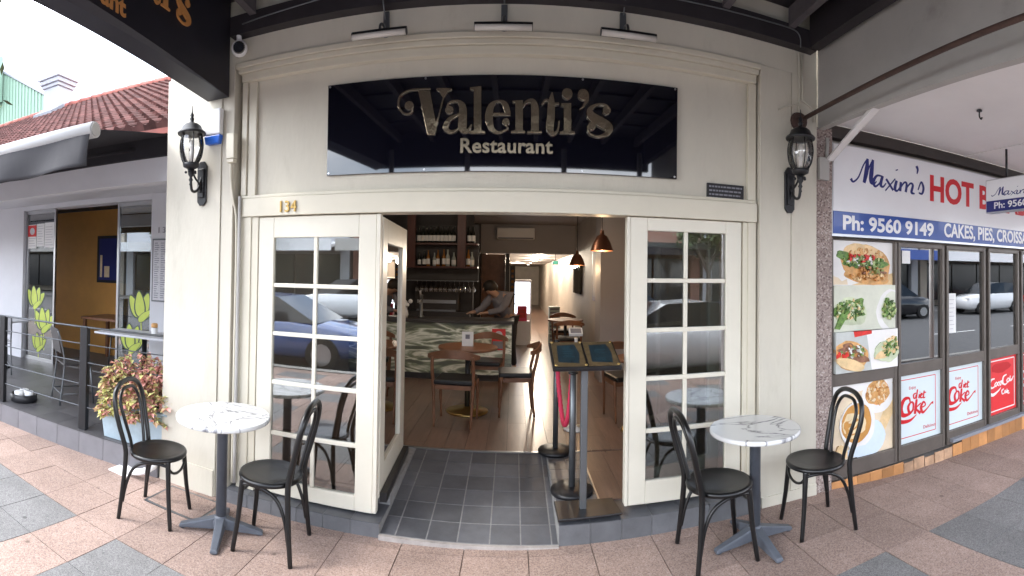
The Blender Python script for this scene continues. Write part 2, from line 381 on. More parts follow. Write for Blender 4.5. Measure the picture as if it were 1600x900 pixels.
mat('green cladding', (.20, .31, .24), .6, var=.04, scale=2)
mat('awning fabric', (.026, .025, .029), .85, var=.15, scale=10, bump=.2, bscale=30)
mat('tube white', (.55, .55, .55), .4)
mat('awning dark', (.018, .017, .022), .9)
mat('leaf pink', (.66, .32, .27), .55, island=.35, var=.3, scale=20); mat('leaf lime', (.56, .54, .22), .55, island=.35, var=.3, scale=20); mat('leaf orange', (.66, .44, .26), .55, island=.3); mat('stem', (.10, .06, .03), .8)
mat('trough', (.36, .45, .50), .5, var=.15, scale=8)
mat('tulip green', (.50, .58, .10), .45, var=.08, scale=6); mat('tulip dark', (.05, .08, .06), .45)
mat('tree leaf', (.06, .09, .03), .6, island=.4); mat('bark', (.09, .07, .055), .85, var=.3, scale=12)
mat('brick', (.30, .15, .11), .85, var=.3, scale=9, bump=.4, bscale=25); mat('render pale', (.50, .51, .54), .75, var=.08, scale=1.5); mat('render tan', (.42, .37, .31), .75, var=.08, scale=1.5); mat('shop dark', (.025, .027, .03), .12)
mat('car blue', (.05, .10, .28), .25, coat=1, spec=.6); mat('car white', (.75, .76, .78), .25, coat=1); mat('car red', (.5, .03, .02), .25, coat=1); mat('car black', (.012, .012, .014), .2, coat=1)
mat('car window', (.012, .014, .016), .05); mat('tyre', (.015, .015, .015), .8); mat('lamp lens', (.6, .6, .6), .15); mat('tail lens', (.5, .01, .01), .2)
mat('teal', (.02, .06, .08), .5); mat('menu gold', (.115, .08, .04), .3, var=.4, scale=20); mat('menu teal', (.015, .032, .042), .3, var=.3, scale=30)
mat('pale green plastic', (.45, .55, .50), .5)
VAL=[
('P', [(-0.649, 2.945), (-0.568, 2.941), (-0.526, 2.733), (-0.519, 2.738), (-0.48, 2.894), (-0.506, 2.931), (-0.522, 2.945), (-0.522, 2.957), (-0.42, 2.953), (-0.42, 2.941), (-0.45, 2.929), (-0.47, 2.894), (-0.532, 2.644), (-0.579, 2.646)], 0),
('S', [(-0.68, 2.842), (-0.7, 2.796), (-0.748, 2.799), (-0.782, 2.853), (-0.771, 2.919), (-0.714, 2.951), (-0.641, 2.955), (-0.564, 2.953)], [0.0081, 0.0121, 0.0131, 0.0131, 0.0121, 0.0121, 0.0131, 0.0131]),
('C', [(-0.709, 2.849)], [0.0303]),
('C', [(-0.435, 2.807)], [0.0273]),
('S', [(-0.455, 2.807), (-0.436, 2.854), (-0.383, 2.865), (-0.347, 2.83), (-0.344, 2.759), (-0.343, 2.683), (-0.31, 2.666), (-0.285, 2.708)], [0.0081, 0.0141, 0.0182, 0.0444, 0.0545, 0.0545, 0.0242, 0.0081]),
('S', [(-0.362, 2.78), (-0.427, 2.749), (-0.459, 2.696), (-0.431, 2.662), (-0.38, 2.674), (-0.358, 2.709)], [0.0101, 0.0263, 0.0364, 0.0263, 0.0121, 0.0081]),
('P', [(-0.298, 2.954), (-0.224, 2.961), (-0.219, 2.667), (-0.194, 2.663), (-0.194, 2.649), (-0.299, 2.65), (-0.299, 2.664), (-0.269, 2.668), (-0.273, 2.935), (-0.298, 2.94)], 0),
('S', [(-0.06, 2.703), (-0.044, 2.683), (-0.069, 2.666), (-0.109, 2.655), (-0.153, 2.682), (-0.17, 2.758), (-0.155, 2.83), (-0.112, 2.862), (-0.067, 2.842), (-0.046, 2.782)], [0.0081, 0.0101, 0.0121, 0.0162, 0.0384, 0.0525, 0.0384, 0.0141, 0.0364, 0.0364]),
('S', [(-0.161, 2.775), (-0.029, 2.775)], [0.0162, 0.0162]),
('C', [(-0.058, 2.724)], [0.0242]),
('P', [(-0.016, 2.853), (-0.016, 2.865), (0.052, 2.87), (0.055, 2.669), (0.069, 2.666), (0.069, 2.654), (-0.023, 2.652), (-0.023, 2.664), (0.005, 2.669), (0.002, 2.851)], 0),
('S', [(0.044, 2.815), (0.078, 2.861), (0.118, 2.862), (0.132, 2.807), (0.133, 2.722), (0.134, 2.669)], [0.0101, 0.0162, 0.0364, 0.0505, 0.0505, 0.0505]),
('P', [(0.083, 2.666), (0.179, 2.669), (0.179, 2.655), (0.083, 2.652)], 0),
('S', [(0.244, 2.927), (0.24, 2.856), (0.238, 2.765), (0.232, 2.695), (0.251, 2.653), (0.283, 2.674), (0.293, 2.739)], [0.0081, 0.0444, 0.0505, 0.0505, 0.0303, 0.0141, 0.0101]),
('S', [(0.174, 2.841), (0.206, 2.875), (0.243, 2.85), (0.291, 2.856)], [0.0101, 0.0162, 0.0182, 0.0141]),
('C', [(0.345, 2.924)], [0.0353]),
('P', [(0.305, 2.843), (0.305, 2.857), (0.372, 2.862), (0.374, 2.678), (0.398, 2.673), (0.398, 2.659), (0.299, 2.655), (0.299, 2.669), (0.325, 2.676), (0.323, 2.842)], 0),
('C', [(0.452, 2.924)], [0.0364]),
('S', [(0.477, 2.928), (0.477, 2.889), (0.453, 2.845), (0.427, 2.821)], [0.0242, 0.0222, 0.0121, 0.0051]),
('C', [(0.612, 2.829)], [0.0273]),
('S', [(0.637, 2.831), (0.607, 2.864), (0.548, 2.863), (0.498, 2.825), (0.515, 2.778), (0.577, 2.745), (0.625, 2.714), (0.615, 2.672), (0.556, 2.65), (0.496, 2.669), (0.485, 2.715)], [0.0091, 0.0121, 0.0141, 0.0343, 0.0606, 0.0646, 0.0606, 0.0343, 0.0141, 0.0121, 0.0091]),
('C', [(0.512, 2.716)], [0.0263]),
]
MAX=[
([(0.186, 2.549), (0.211, 2.525), (0.264, 2.57), (0.314, 2.675), (0.36, 2.74)], [0.02, 0.0125, 0.01, 0.01, 0.01]),
([(0.36, 2.74), (0.351, 2.643), (0.323, 2.528)], [0.0175, 0.0325, 0.0225]),
([(0.323, 2.528), (0.372, 2.658), (0.418, 2.739)], [0.01, 0.01, 0.01]),
([(0.418, 2.739), (0.403, 2.637), (0.397, 2.549), (0.431, 2.533), (0.457, 2.557)], [0.0175, 0.0325, 0.0275, 0.0125, 0.0075]),
([(0.519, 2.608), (0.462, 2.607), (0.424, 2.553), (0.443, 2.511), (0.493, 2.548), (0.522, 2.609)], [0.01, 0.015, 0.0225, 0.015, 0.01, 0.01]),
([(0.525, 2.613), (0.503, 2.537), (0.528, 2.517), (0.564, 2.554)], [0.02, 0.0225, 0.0125, 0.0075]),
([(0.564, 2.592), (0.645, 2.5)], [0.016, 0.016]),
([(0.669, 2.606), (0.554, 2.485)], [0.009, 0.009]),
([(0.685, 2.592), (0.665, 2.518), (0.692, 2.5), (0.729, 2.545)], [0.02, 0.0225, 0.0125, 0.0075]),
([(0.736, 2.585), (0.726, 2.501)], [0.02, 0.02]),
([(0.729, 2.532), (0.777, 2.586), (0.804, 2.576), (0.794, 2.5)], [0.01, 0.0125, 0.0175, 0.02]),
([(0.797, 2.533), (0.85, 2.587), (0.881, 2.573), (0.864, 2.507), (0.903, 2.498)], [0.01, 0.0125, 0.0175, 0.02, 0.0088]),
([(0.925, 2.76), (0.942, 2.728), (0.932, 2.686)], [0.02, 0.0175, 0.0063]),
([(0.946, 2.538), (0.986, 2.617), (1.015, 2.566), (0.996, 2.509), (0.953, 2.514)], [0.01, 0.0125, 0.02, 0.015, 0.01]),
([(0.685, 2.693), (0.689, 2.683)], [0.02, 0.02]),
]
COKE=[
([(0.902, 0.565), (0.886, 0.601), (0.828, 0.595), (0.79, 0.526), (0.812, 0.458), (0.893, 0.455), (0.949, 0.486)], [0.013, 0.0182, 0.0286, 0.0364, 0.0338, 0.0182, 0.0078]),
([(0.761, 0.417), (0.807, 0.395), (0.901, 0.394), (0.982, 0.432)], [0.0234, 0.0286, 0.0208, 0.0052]),
([(0.913, 0.564), (0.878, 0.522), (0.893, 0.466), (0.933, 0.483), (0.941, 0.541), (0.913, 0.564)], [0.013, 0.0234, 0.0208, 0.0156, 0.0182, 0.013]),
([(0.984, 0.576), (0.97, 0.506), (0.961, 0.442)], [0.0208, 0.0234, 0.0234]),
([(1.036, 0.531), (0.977, 0.491), (1.032, 0.437)], [0.0104, 0.013, 0.0234]),
([(1.043, 0.487), (1.096, 0.502), (1.073, 0.536), (1.039, 0.494), (1.059, 0.44), (1.114, 0.462), (1.174, 0.506), (1.2, 0.508)], [0.0104, 0.0104, 0.0156, 0.0234, 0.0208, 0.0104, 0.0104, 0.0234]),
([(0.974, 0.635), (0.945, 0.624), (0.948, 0.591), (0.967, 0.593), (0.976, 0.62)], [0.0091, 0.0117, 0.0117, 0.0104, 0.0091]),
([(0.995, 0.666), (0.977, 0.581)], [0.0117, 0.013]),
([(1.02, 0.618), (1.011, 0.58)], [0.013, 0.013]),
([(1.026, 0.638), (1.025, 0.634)], [0.013, 0.013]),
([(1.035, 0.597), (1.056, 0.612), (1.04, 0.619), (1.033, 0.584), (1.059, 0.58)], [0.0065, 0.0091, 0.0104, 0.0117, 0.0078]),
([(1.081, 0.642), (1.069, 0.579), (1.093, 0.579)], [0.0117, 0.0117, 0.0065]),
([(1.063, 0.618), (1.103, 0.624)], [0.0078, 0.0078]),
]
COLA=[
([(2.065, 0.59), (2.005, 0.583), (1.978, 0.528), (2.013, 0.494), (2.076, 0.504)], [0.0104, 0.0182, 0.0208, 0.0182, 0.0078]),
([(1.954, 0.449), (2.03, 0.414), (2.12, 0.439), (2.178, 0.472)], [0.026, 0.0286, 0.0156, 0.0078]),
([(2.098, 0.549), (2.067, 0.522), (2.089, 0.501), (2.112, 0.529), (2.098, 0.549)], [0.0091, 0.013, 0.0117, 0.0104, 0.0091]),
([(2.148, 0.548), (2.116, 0.522), (2.143, 0.499)], [0.0091, 0.013, 0.0091]),
([(2.185, 0.549), (2.153, 0.526), (2.171, 0.501), (2.194, 0.547), (2.203, 0.503)], [0.0091, 0.0117, 0.0117, 0.0104, 0.0104]),
([(2.284, 0.604), (2.225, 0.585), (2.213, 0.523), (2.255, 0.494), (2.307, 0.513)], [0.0104, 0.0169, 0.0182, 0.0143, 0.0078]),
([(2.32, 0.559), (2.288, 0.536), (2.312, 0.513), (2.336, 0.536), (2.32, 0.559)], [0.0091, 0.0117, 0.0117, 0.0104, 0.0091]),
([(2.356, 0.578), (2.341, 0.515)], [0.0104, 0.0117]),
([(2.375, 0.541), (2.36, 0.52), (2.385, 0.528), (2.417, 0.568)], [0.0091, 0.0117, 0.0104, 0.0104]),
([(2.231, 0.448), (2.193, 0.433), (2.202, 0.398), (2.235, 0.397)], [0.0091, 0.013, 0.013, 0.0078]),
([(2.259, 0.431), (2.245, 0.402), (2.273, 0.402), (2.259, 0.431)], [0.0078, 0.0104, 0.0104, 0.0078]),
([(2.292, 0.439), (2.287, 0.391)], [0.0091, 0.0104]),
([(2.325, 0.404), (2.306, 0.416), (2.311, 0.384), (2.34, 0.387)], [0.0078, 0.0104, 0.0104, 0.0078]),
]
# ================================================================== GROUND
b = MB(); b.poly([(-150, -150, -.17), (150, -150, -.17), (150, 150, -.17), (-150, 150, -.17)]); b.build('road', 'asphalt', kind='structure')
b = MB(); b.box(-40, 40, -1.78, -1.6, -.4, -.035); b.build('kerb', 'kerb stone', kind='structure')
b = MB()
for i in range(25):
    x = -45 + i * 4; b.poly([(x, -6.05, -.166), (x + 2, -6.05, -.166), (x + 2, -5.93, -.166), (x, -5.93, -.166)])
b.build('road_marking', 'white paint', kind='structure')
b = MB(); xs = [-40 + .5 * i for i in range(161)]
for a, c in zip(xs, xs[1:]): b.poly([(a, -1.6, gz(a) - .012), (c, -1.6, gz(c) - .012), (c, 3.6, gz(c) - .012), (a, 3.6, gz(a) - .012)])
b.m = 1
rnd = random.Random(3)
for i in range(-20, 22):
    for j in range(-9, 4):
        x0, y0 = .12 + .4 * i, 2.22 + .4 * (j - 1); x1, y1 = x0 + .4, y0 + .4
        grey = y0 < 2.1 and not (-2.7 < x0 < -2.5 or 2.05 < x0 < 2.4 or .4 < x0 < .8)
        if y0 < .9: grey = (i * 3 + j * 5) % 7 in (0, 3)
        b.m = 2 if grey else 1
        g = .0028; dz = rnd.uniform(-.0015, .0015); za, zc = gz(x0) + dz, gz(x1) + dz
        b.hexa([(x0 + g, y0 + g, za - .03), (x1 - g, y0 + g, zc - .03), (x1 - g, y1 - g, zc - .03), (x0 + g, y1 - g, za - .03), (x0 + g, y0 + g, za), (x1 - g, y0 + g, zc), (x1 - g, y1 - g, zc), (x0 + g, y1 - g, za)])
b.build('pavement', ['mortar', 'pink slab', 'grey slab'], kind='structure')

# tiled ramp into the restaurant
def zr(y): return .004 + (.15 - .004) * min(1, max(0, (y - 3.12) / 1.22))
b = MB()
X0, X1 = -.84, .316
b.hexa([(X0, 3.12, -.1), (X1, 3.12, -.1), (X1, 4.34, -.1), (X0, 4.34, -.1), (X0, 3.12, zr(3.12) - .0015), (X1, 3.12, zr(3.12) - .0015), (X1, 4.34, .146), (X0, 4.34, .146)])
b.hexa([(-1.0, 3.40, .0), (X0, 3.40, .0), (X0, 4.34, .0), (-1.0, 4.34, .0), (-1.0, 3.40, .146), (X0, 3.4, .146), (X0, 4.34, .146), (-1., 4.34, .146)])
b.box(X1, .62, 3.40, 4.34, .0, .146)
b.m = 1
cols = [-.84, -.737, -.531, -.33, -.123, .076, .274, .316]
for a, c in zip(cols, cols[1:]):
    for k in range(6):
        y0 = 3.128 + k * .203; y1 = min(y0 + .203, 4.335); g = .0045
        b.hexa([(a + g, y0 + g, zr(y0) - .01), (c - g, y0 + g, zr(y0) - .01), (c - g, y1 - g, zr(y1) - .01), (a + g, y1 - g, zr(y1) - .01), (a + g, y0 + g, zr(y0)), (c - g, y0 + g, zr(y0)), (c - g, y1 - g, zr(y1)), (a + g, y1 - g, zr(y1))])
for a, c in ((.322, .47), (.47, .615)):
    for k in range(5):
        y0 = 3.405 + k * .187; b.box(a + .003, c - .003, y0 + .003, y0 + .184, .14, .150)
b.m = 2; b.box(X0, X1, 3.095, 3.12, -.06, .006)
b.build('ramp', ['grout', 'slate tile', 'cement'], kind='structure')
# tiled steps under the doors
b = MB(); rn = random.Random(5)
def step(x0, x1, zt0, zt1, n):
    z = lambda x: zt0 + (zt1 - zt0) * (x - x0) / (x1 - x0)
    b.m = 0; b.hexa([(x0, 3.125, -.15), (x1, 3.125, -.15), (x1, 3.40, -.15), (x0, 3.40, -.15), (x0, 3.125, zt0 - .004), (x1, 3.125, zt1 - .004), (x1, 3.40, zt1 - .004), (x0, 3.40, zt0 - .004)])
    for i in range(n):
        a = x0 + (x1 - x0) * i / n + .003; c = x0 + (x1 - x0) * (i + 1) / n - .003
        b.m = 1; b.hexa([(a, 3.119, gz(a) - .04), (c, 3.119, gz(c) - .04), (c, 3.128, gz(c) - .04), (a, 3.128, gz(a) - .04), (a, 3.119, z(a) - .004), (c, 3.119, z(c) - .004), (c, 3.128, z(c) - .004), (a, 3.128, z(a) - .004)])
        b.m = 2; b.hexa([(a, 3.121, z(a) - .012), (c, 3.121, z(c) - .012), (c, 3.40, z(c) - .012), (a, 3.40, z(a) - .012), (a, 3.121, z(a)), (c, 3.121, z(c)), (c, 3.40, z(c)), (a, 3.40, z(a))])
step(-2.04, -.84, .058, .068, 6); step(.316, 1.745, .128, .168, 7)
b.build('step', ['grout', 'blue tile', 'slate tile'], kind='structure')

# ================================================================== RESTAURANT BUILDING
rb = thing('restaurant_building', 'cream painted corner restaurant front with open french doors and a framed upper panel', 'building', (0, 3.2, 0))
w = MB()
w.box(-2.70, -2.15, 3.14, 3.6, -.3, 3.30); w.box(-2.145, -2.04, 3.15, 3.6, -.3, 3.30)          # left pier
w.box(-2.15, -2.145, 3.16, 3.6, -.3, 3.30)
w.box(1.75, 2.02, 3.165, 3.6, -.3, 3.30); w.box(2.026, 2.262, 3.163, 3.6, -.3, 3.30); w.box(2.02, 2.026, 3.18, 3.6, -.3, 3.30)
w.box(-2.70, 2.262, 3.17, 3.6, 3.302, 3.9)                                                # frieze
w.box(-2.70, 2.262, 3.3, 3.6, 3.9, 7.2)
w.box(-2.03, 1.74, 3.245, 3.33, 2.27, 3.298)                                                 # recessed panel
w.box(-2.704, -2.16, 3.128, 3.139, -.2, .16); w.box(1.77, 2.262, 3.152, 3.163, -.2, .10)
w.build('wall', 'cream wall', rb, bevel=.004)
w = MB()
w.box(-2.035, 1.745, 3.150, 3.24, 3.262, 3.30); w.box(-2.02, 1.735, 3.165, 3.24, 3.225, 3.26); w.box(-2.0, 1.725, 3.185, 3.24, 3.165, 3.223)
w.box(-2.0, -1.955, 3.2, 3.24, 2.29, 3.163); w.box(-1.95, -1.88, 3.215, 3.24, 2.29, 3.163); w.box(1.67, 1.735, 3.205, 3.24, 2.29, 3.163)
w.build('panel_moulding', 'cream paint', rb, bevel=.004)
w = MB(); w.box(-1.99, 1.735, 3.18, 3.33, 2.125, 2.262); w.box(-1.99, 1.735, 3.195, 3.33, 2.264, 2.288); w.build('lintel', 'cream paint', rb, bevel=.004)
w = MB(); w.box(-1.99, -1.898, 3.195, 3.33, .06, 2.123); w.box(-1.898, -1.84, 3.205, 3.33, .06, 2.123); w.build('door_jamb', 'cream paint', rb, bevel=.004)
w = MB(); w.box(1.63, 1.668, 3.205, 3.33, .165, 2.123); w.box(1.668, 1.735, 3.195, 3.33, .165, 2.123); w.build('door_jamb', 'cream paint', rb, bevel=.004)

def door(T, Wd, z0, z1, g0, g1, gz0, gz1, vb, hb, name='french_door', handle=None):
    """local: x along the leaf 0..Wd, y depth 0..-.045"""
    m = MB(); m.T = T; t = .045
    m.box(0, g0, 0, t, z0, z1); m.box(g1, Wd, 0, t, z0, z1); m.box(g0, g1, 0, t, gz1, z1); m.box(g0, g1, 0, t, z0, gz0)
    edges = [gz0] + sorted(hb) + [gz1]
    for h in hb: m.box(g0, g1, .006, t - .006, h - .015, h + .015)
    for v in vb:
        for a, c in zip(edges, edges[1:]): m.box(v - .014, v + .014, .006, t - .006, a + (.015 if a != gz0 else 0), c - (.015 if c != gz1 else 0))
    d = m.build(name, 'door paint', rb, bevel=.005)
    g = MB(); g.T = T; g.box(g0 - .004, g1 + .004, .020, .025, gz0 - .004, gz1 + .004); g.build('glass', 'door glass', d)
    if handle:
        h = MB(); h.T = T; h.cyl((handle, -.045, 1.02), (handle, 0, 1.02), .009); h.tube([(handle, -.045, 1.02), (handle + .09, -.048, 1.02)], .008, 8); h.box(handle - .018, handle + .018, -.006, 0, .93, 1.1); h.build('handle', 'brass', d)
    return d
door(Matrix.Translation((-1.835, 3.21, 0)), .915, .080, 2.118, .127, .789, .182, 1.963, [.463], [.52, .895, 1.254, 1.612])
door(Matrix.Translation((.785, 3.21, 0)), .835, .180, 2.120, .122, .713, .331, 2.031, [.405], [.666, 1.02, 1.35, 1.69])
T = Matrix.Translation((-.885, 3.262, 0)) @ Matrix.Rotation(R(93.0), 4, 'Z')
dl = door(T, .99, .165, 2.105, .16, .79, .36, 1.93, [], [])
k = MB(); k.T = T; k.box(.02, .97, -.05, -.003, .135, .20); k.build('draught_strip', 'black metal', dl)
T = Matrix.Translation((.815, 3.275, 0)) @ Matrix.Rotation(R(17), 4, 'Z')
door(T, .80, .175, 2.105, .13, .70, .36, 1.93, [], [])
w = MB(); w.box(-.918, -.89, 3.205, 3.26, .085, 2.12); w.box(.762, .784, 3.205, 3.27, .18, 2.12); build_pieces(w, 'hinge_stile', 'door paint', rb, bevel=.004)

# inside shell
b = MB(); rn = random.Random(2)
b.box(-2.5, -.9, 3.4, 4.34, -.1, .14); b.box(.62, 2.2, 3.4, 4.34, -.1, .14); b.box(-2.5, 2.2, 4.342, 27, -.1, .14); b.m = 1
def planks(x0, x1, y0, y1):
    x = x0
    while x < x1 - .01:
        xe = min(x1, x + .19); y = y0 - rn.uniform(0, 1.2)
        while y < y1:
            ye = y + 1.22; a, c = max(y, y0), min(ye, y1)
            if c > a + .01: b.box(x + .0015, xe - .0015, a + .001, c - .001, .135, .150)
            y = ye
        x = xe
planks(-2.5, -1.0, 3.4, 4.34); planks(.625, 2.2, 3.4, 4.34); planks(-2.5, 2.2, 4.375, 14); b.box(-2.5, 2.2, 14, 27, .13, .15)
b.m = 2; b.box(-1.0, .62, 4.342, 4.373, .13, .156); b.box(.618, .63, 3.405, 4.34, .13, .154)
b.build('floor', ['room dark', 'floor timber', 'steel'], kind='structure')
b = MB(); b.box(-2.6, 2.3, 3.62, 11, 2.87, 3.0); b.box(-.72, 2.3, 11.2, 27, 2.24, 2.4); b.build('ceiling', 'room ceiling', kind='structure')
w = MB()
w.box(-2.6, -2.5, 3.62, 11, 0, 2.868); w.box(2.0, 2.1, 3.62, 7.15, 0, 2.868); w.box(-2.6, -2.04, 3.602, 3.62, 0, 2.868)
w.box(1.30, 2.1, 7.152, 7.6, 0, 2.868)
build_pieces(w, 'interior_wall', 'room grey', rb)
w = MB(); w.box(1.42, 1.52, 7.602, 27, 0, 2.868); w.box(-.72, -.62, 11.25, 27, 0, 2.238); w.box(-.62, 1.42, 26.5, 26.6, 0, 2.238); build_pieces(w, 'passage_wall', 'room beige', rb)
w = MB(); w.box(-2.5, -.72, 10.9, 11.0, 0, 2.868); w.box(-2.5, -.72, 8.95, 9.05, .15, 2.868); build_pieces(w, 'bar_wall', 'room dark', rb)
w = MB(); w.box(-.72, 1.42, 11.0, 11.2, 2.22, 2.868); w.build('bulkhead', 'room grey', rb)
w = MB(); w.box(-.715, -.17, 11.24, 11.3, .15, 2.2); w.build('lit_tint_wall', 'warm timber', rb)  # beige wall; the warm light on it is put into the colour
w = MB(); w.box(-.16, -.07, 10.93, 11.02, .15, 2.21); w.build('post', 'black metal', rb)
b = MB()
for x, y, z in ((.7, 12.5, 2.236), (.7, 14.4, 2.236), (.7, 16.6, 2.236), (.7, 19.2, 2.236), (.7, 22.3, 2.236), (-1.5, 5.6, 2.866), (-.2, 5.6, 2.866)):  # passage row, then an added front pair, unseen, to brighten the bar
    b.lathe([(.001, z), (.05, z), (.05, z + .0025)], (x, y, 0), 12)
build_pieces(b, 'real_and_added_downlight', 'cool bulb', rb)
w = MB(); w.box(-2.6, 2.2, 3.602, 27.2, 3.02, 3.1); w.build('upper_floor', 'room dark', rb)
w = MB(); w.box(-2.7, 2.3, 3.6, 27.2, 7.2, 7.35); w.box(-2.72, -2.62, 3.62, 27.2, -.3, 7.2); w.box(2.2, 2.3, 3.62, 27.2, -.3, 7.2); w.box(-2.62, 2.2, 27.1, 27.2, -.3, 7.2); w.build('outer_shell', 'cream wall', rb)

# ------------------------------------------------------------------ sign over the door
exec_glyphs = True
f = XZ(3.214)
def signmap(y): return lambda u, v, w: (u, y - w, v)
sg = thing('restaurant_sign', 'wide black glossy sign panel with gold raised lettering above the entrance', 'sign', (-.09, 3.235, 2.40))
m = MB(); m.box(-1.300, 1.118, 3.222, 3.242, 2.40, 3.043); m.build('panel', 'black acrylic', sg, bevel=.002)
def glyphs(mb, items, mf, d=.012):
    for i, (k, p, wd) in enumerate(items):
        e = d + i * .0004
        if k == 'P': mb.prism(p, mf, e)
        elif k == 'S': mb.stroke(p, wd, mf, e)
        else: mb.disc(p[0], wd[0], mf, e)
m = MB(); glyphs(m, VAL, signmap(3.2215)); m.build('lettering', 'gold', sg, bevel=.0035)
m = MB(); m.text('Restaurant', lambda u, v, w: (-.365 + u, 3.2215 - w, 2.523 + v), .135, .01, bold=.022, xs=1.0, sp=1.04); m.build('small_lettering', 'dull gold', sg)
m = MB()
for x in (-1.285, -.6, .45, 1.1):
    for z in (2.415, 3.03): m.cyl((x, 3.217, z), (x, 3.2225, z), .007, n=8)
build_pieces(m, 'screw', 'steel', sg)

# ------------------------------------------------------------------ picture lights over the sign
def picture_light(x, label):
    t = thing('picture_light', label, 'light', (x, 3.165, 3.24), 0, 'picture lights above the restaurant sign')
    m = MB(); m.tube([(x - .18, 2.985, 3.245), (x + .18, 2.985, 3.245)], .026, 12); m.build('reflector', 'black metal', t)
    m = MB(); m.tube([(x - .176, 2.972, 3.232), (x + .176, 2.972, 3.232)], .0195, 12); m.build('tube_lens', 'tube grey', t)
    m = MB(); m.tube(cr([(x, 3.165, 3.33), (x, 3.09, 3.345), (x, 3.02, 3.32), (x, 2.99, 3.265)]), .009, 8); m.build('arm', 'dark steel', t)
    m = MB(); m.tube([(x, 3.169, 3.33), (x, 3.145, 3.33)], [.045, .035], 16); m.box(x - .02, x + .02, 3.148, 3.168, 3.33, 3.47); m.build('wall_mount', 'dark steel', t)
picture_light(-.862, 'black picture light with white tube above the big V of the sign')
picture_light(-.077, 'black picture light with white tube above the middle of the sign')
picture_light(.706, 'black picture light with white tube above the final s of the sign')

# ------------------------------------------------------------------ wall lanterns
def lantern(x, y, z, label):
    """z = globe centre, y = wall face"""
    t = thing('wall_lantern', label, 'lantern', (x, y, z - .42), 0, 'black coach lanterns on the restaurant piers'); g = y - .16
    m = MB(); m.prism([(x - .042 + .0, z - .40), (x - .02, z - .43), (x + .02, z - .43), (x + .042, z - .40), (x + .045, z - .12), (x + .02, z - .08), (x - .02, z - .08), (x - .045, z - .12)], XZ(y), .02)
    m.prism([(x - .025, z - .37), (x + .025, z - .37), (x + .028, z - .14), (x - .028, z - .14)], XZ(y - .02), .014); m.build('backplate', 'black metal', t, bevel=.004)
    m = MB(); m.tube(cr([(x, y - .02, z - .20), (x, y - .07, z - .31), (x, g + .02, z - .33), (x, g, z - .25), (x, g, z - .13)]), .011, 8)
    m.tube(cr([(x, y - .03, z - .33), (x, y - .06, z - .26), (x, y - .10, z - .23), (x, g + .015, z - .18)]), .008, 8); m.build('arm', 'black metal', t)
    m = MB(); m.lathe([(.052, -.125), (.078, -.08), (.092, -.01), (.090, .05), (.075, .105)], (x, g, z), 20, caps=False); m.build('globe', 'lantern glass', t)
    m = MB()
    for k in range(6):
        a = k * math.pi / 3 + .3; m.tube(cr([(x + r * math.cos(a), g + r * math.sin(a), z + h) for r, h in ((.055, -.125), (.081, -.08), (.095, -.01), (.093, .05), (.079, .105))], 4), .0045, 6)
    m.lathe([(.03, -.165), (.06, -.15), (.066, -.125), (.058, -.12)], (x, g, z), 20); m.build('cage', 'black metal', t)
    m = MB(); m.lathe([(.108, .10), (.112, .112), (.104, .122), (.085, .135), (.072, .165), (.05, .182), (.02, .19), (.014, .21), (.02, .222), (.011, .235), (.016, .25), (.006, .27), (.002, .325)], (x, g, z), 24); m.build('cap', 'black metal', t)
    m = MB(); m.lathe([(.004, -.30), (.014, -.285), (.006, -.265), (.018, -.25), (.009, -.23), (.022, -.21), (.028, -.165)], (x, g, z), 14)
    for k in range(5):
        a = k * 1.2566; m.sph((x + .04 * math.cos(a), g + .04 * math.sin(a), z - .19), .011, 5)
    m.build('finial', 'black metal', t)
    m = MB(); m.lathe([(.014, -.12), (.016, -.03), (.006, -.025), (.018, .0), (.02, .03), (.008, .06), (.001, .065)], (x, g, z), 12); m.build('bulb', 'lamp white', t)
lantern(-2.318, 3.14, 2.655, 'black coach lantern on the pier nearest the cafe, beside the alarm box')
lantern(2.0, 3.165, 2.64, 'black coach lantern on the pier nearest the bakery, below the rusty rod')

# ------------------------------------------------------------------ small things on the facade
t = thing('alarm_box', 'white alarm siren box with a blue lower end on the pier nearest the cafe', 'alarm', (-2.24, 3.14, 2.70))
m = MB(); m.prism([(-2.285, 2.765), (-2.13, 2.765), (-2.128, 2.965), (-2.288, 2.965)], XZ(3.14), .055); m.build('cover', 'white plastic', t, bevel=.01)
m = MB(); m.prism([(-2.27, 2.695), (-2.145, 2.695), (-2.13, 2.762), (-2.285, 2.762)], XZ(3.14), .05); m.build('strobe', 'blue plastic', t, bevel=.008)
t = thing('junction_box', 'cream painted junction box at the edge of the pier nearest the cafe', 'junction box', (-2.04, 3.15, 2.54))
m = MB(); m.box(-2.075, -2.005, 3.095, 3.15, 2.565, 2.755); m.build('case', 'cream paint', t, bevel=.004)
m = MB(); m.box(-2.07, -2.01, 3.10, 3.15, 2.535, 2.562); m.build('cable_entry', 'cream paint', t, bevel=.004)
m = MB()
m.tube(cr([(-2.05, 3.13, 2.54), (-2.05, 3.135, 2.40), (-2.03, 3.14, 2.25), (-2.015, 3.17, 2.05), (-2.012, 3.17, 1.2), (-2.01, 3.17, .1)], 5), .009, 8)
m.build('conduit_pipe', 'cream paint', label='thin cream conduit running down from the junction box beside the door frame', cat='pipe')
m = MB(); m.tube(cr([(-1.985, 3.165, 2.28), (-1.985, 3.165, 1.2), (-1.985, 3.165, .10)], 4), .013, 10); m.build('conduit_pipe', 'grey paint', label='grey vertical pipe beside the cafe side door frame, lintel to step', cat='pipe')
m = MB(); m.tube(cr([(2.075, 3.15, 3.46), (2.085, 3.15, 3.2), (2.075, 3.15, 2.9)], 5), .008, 8)
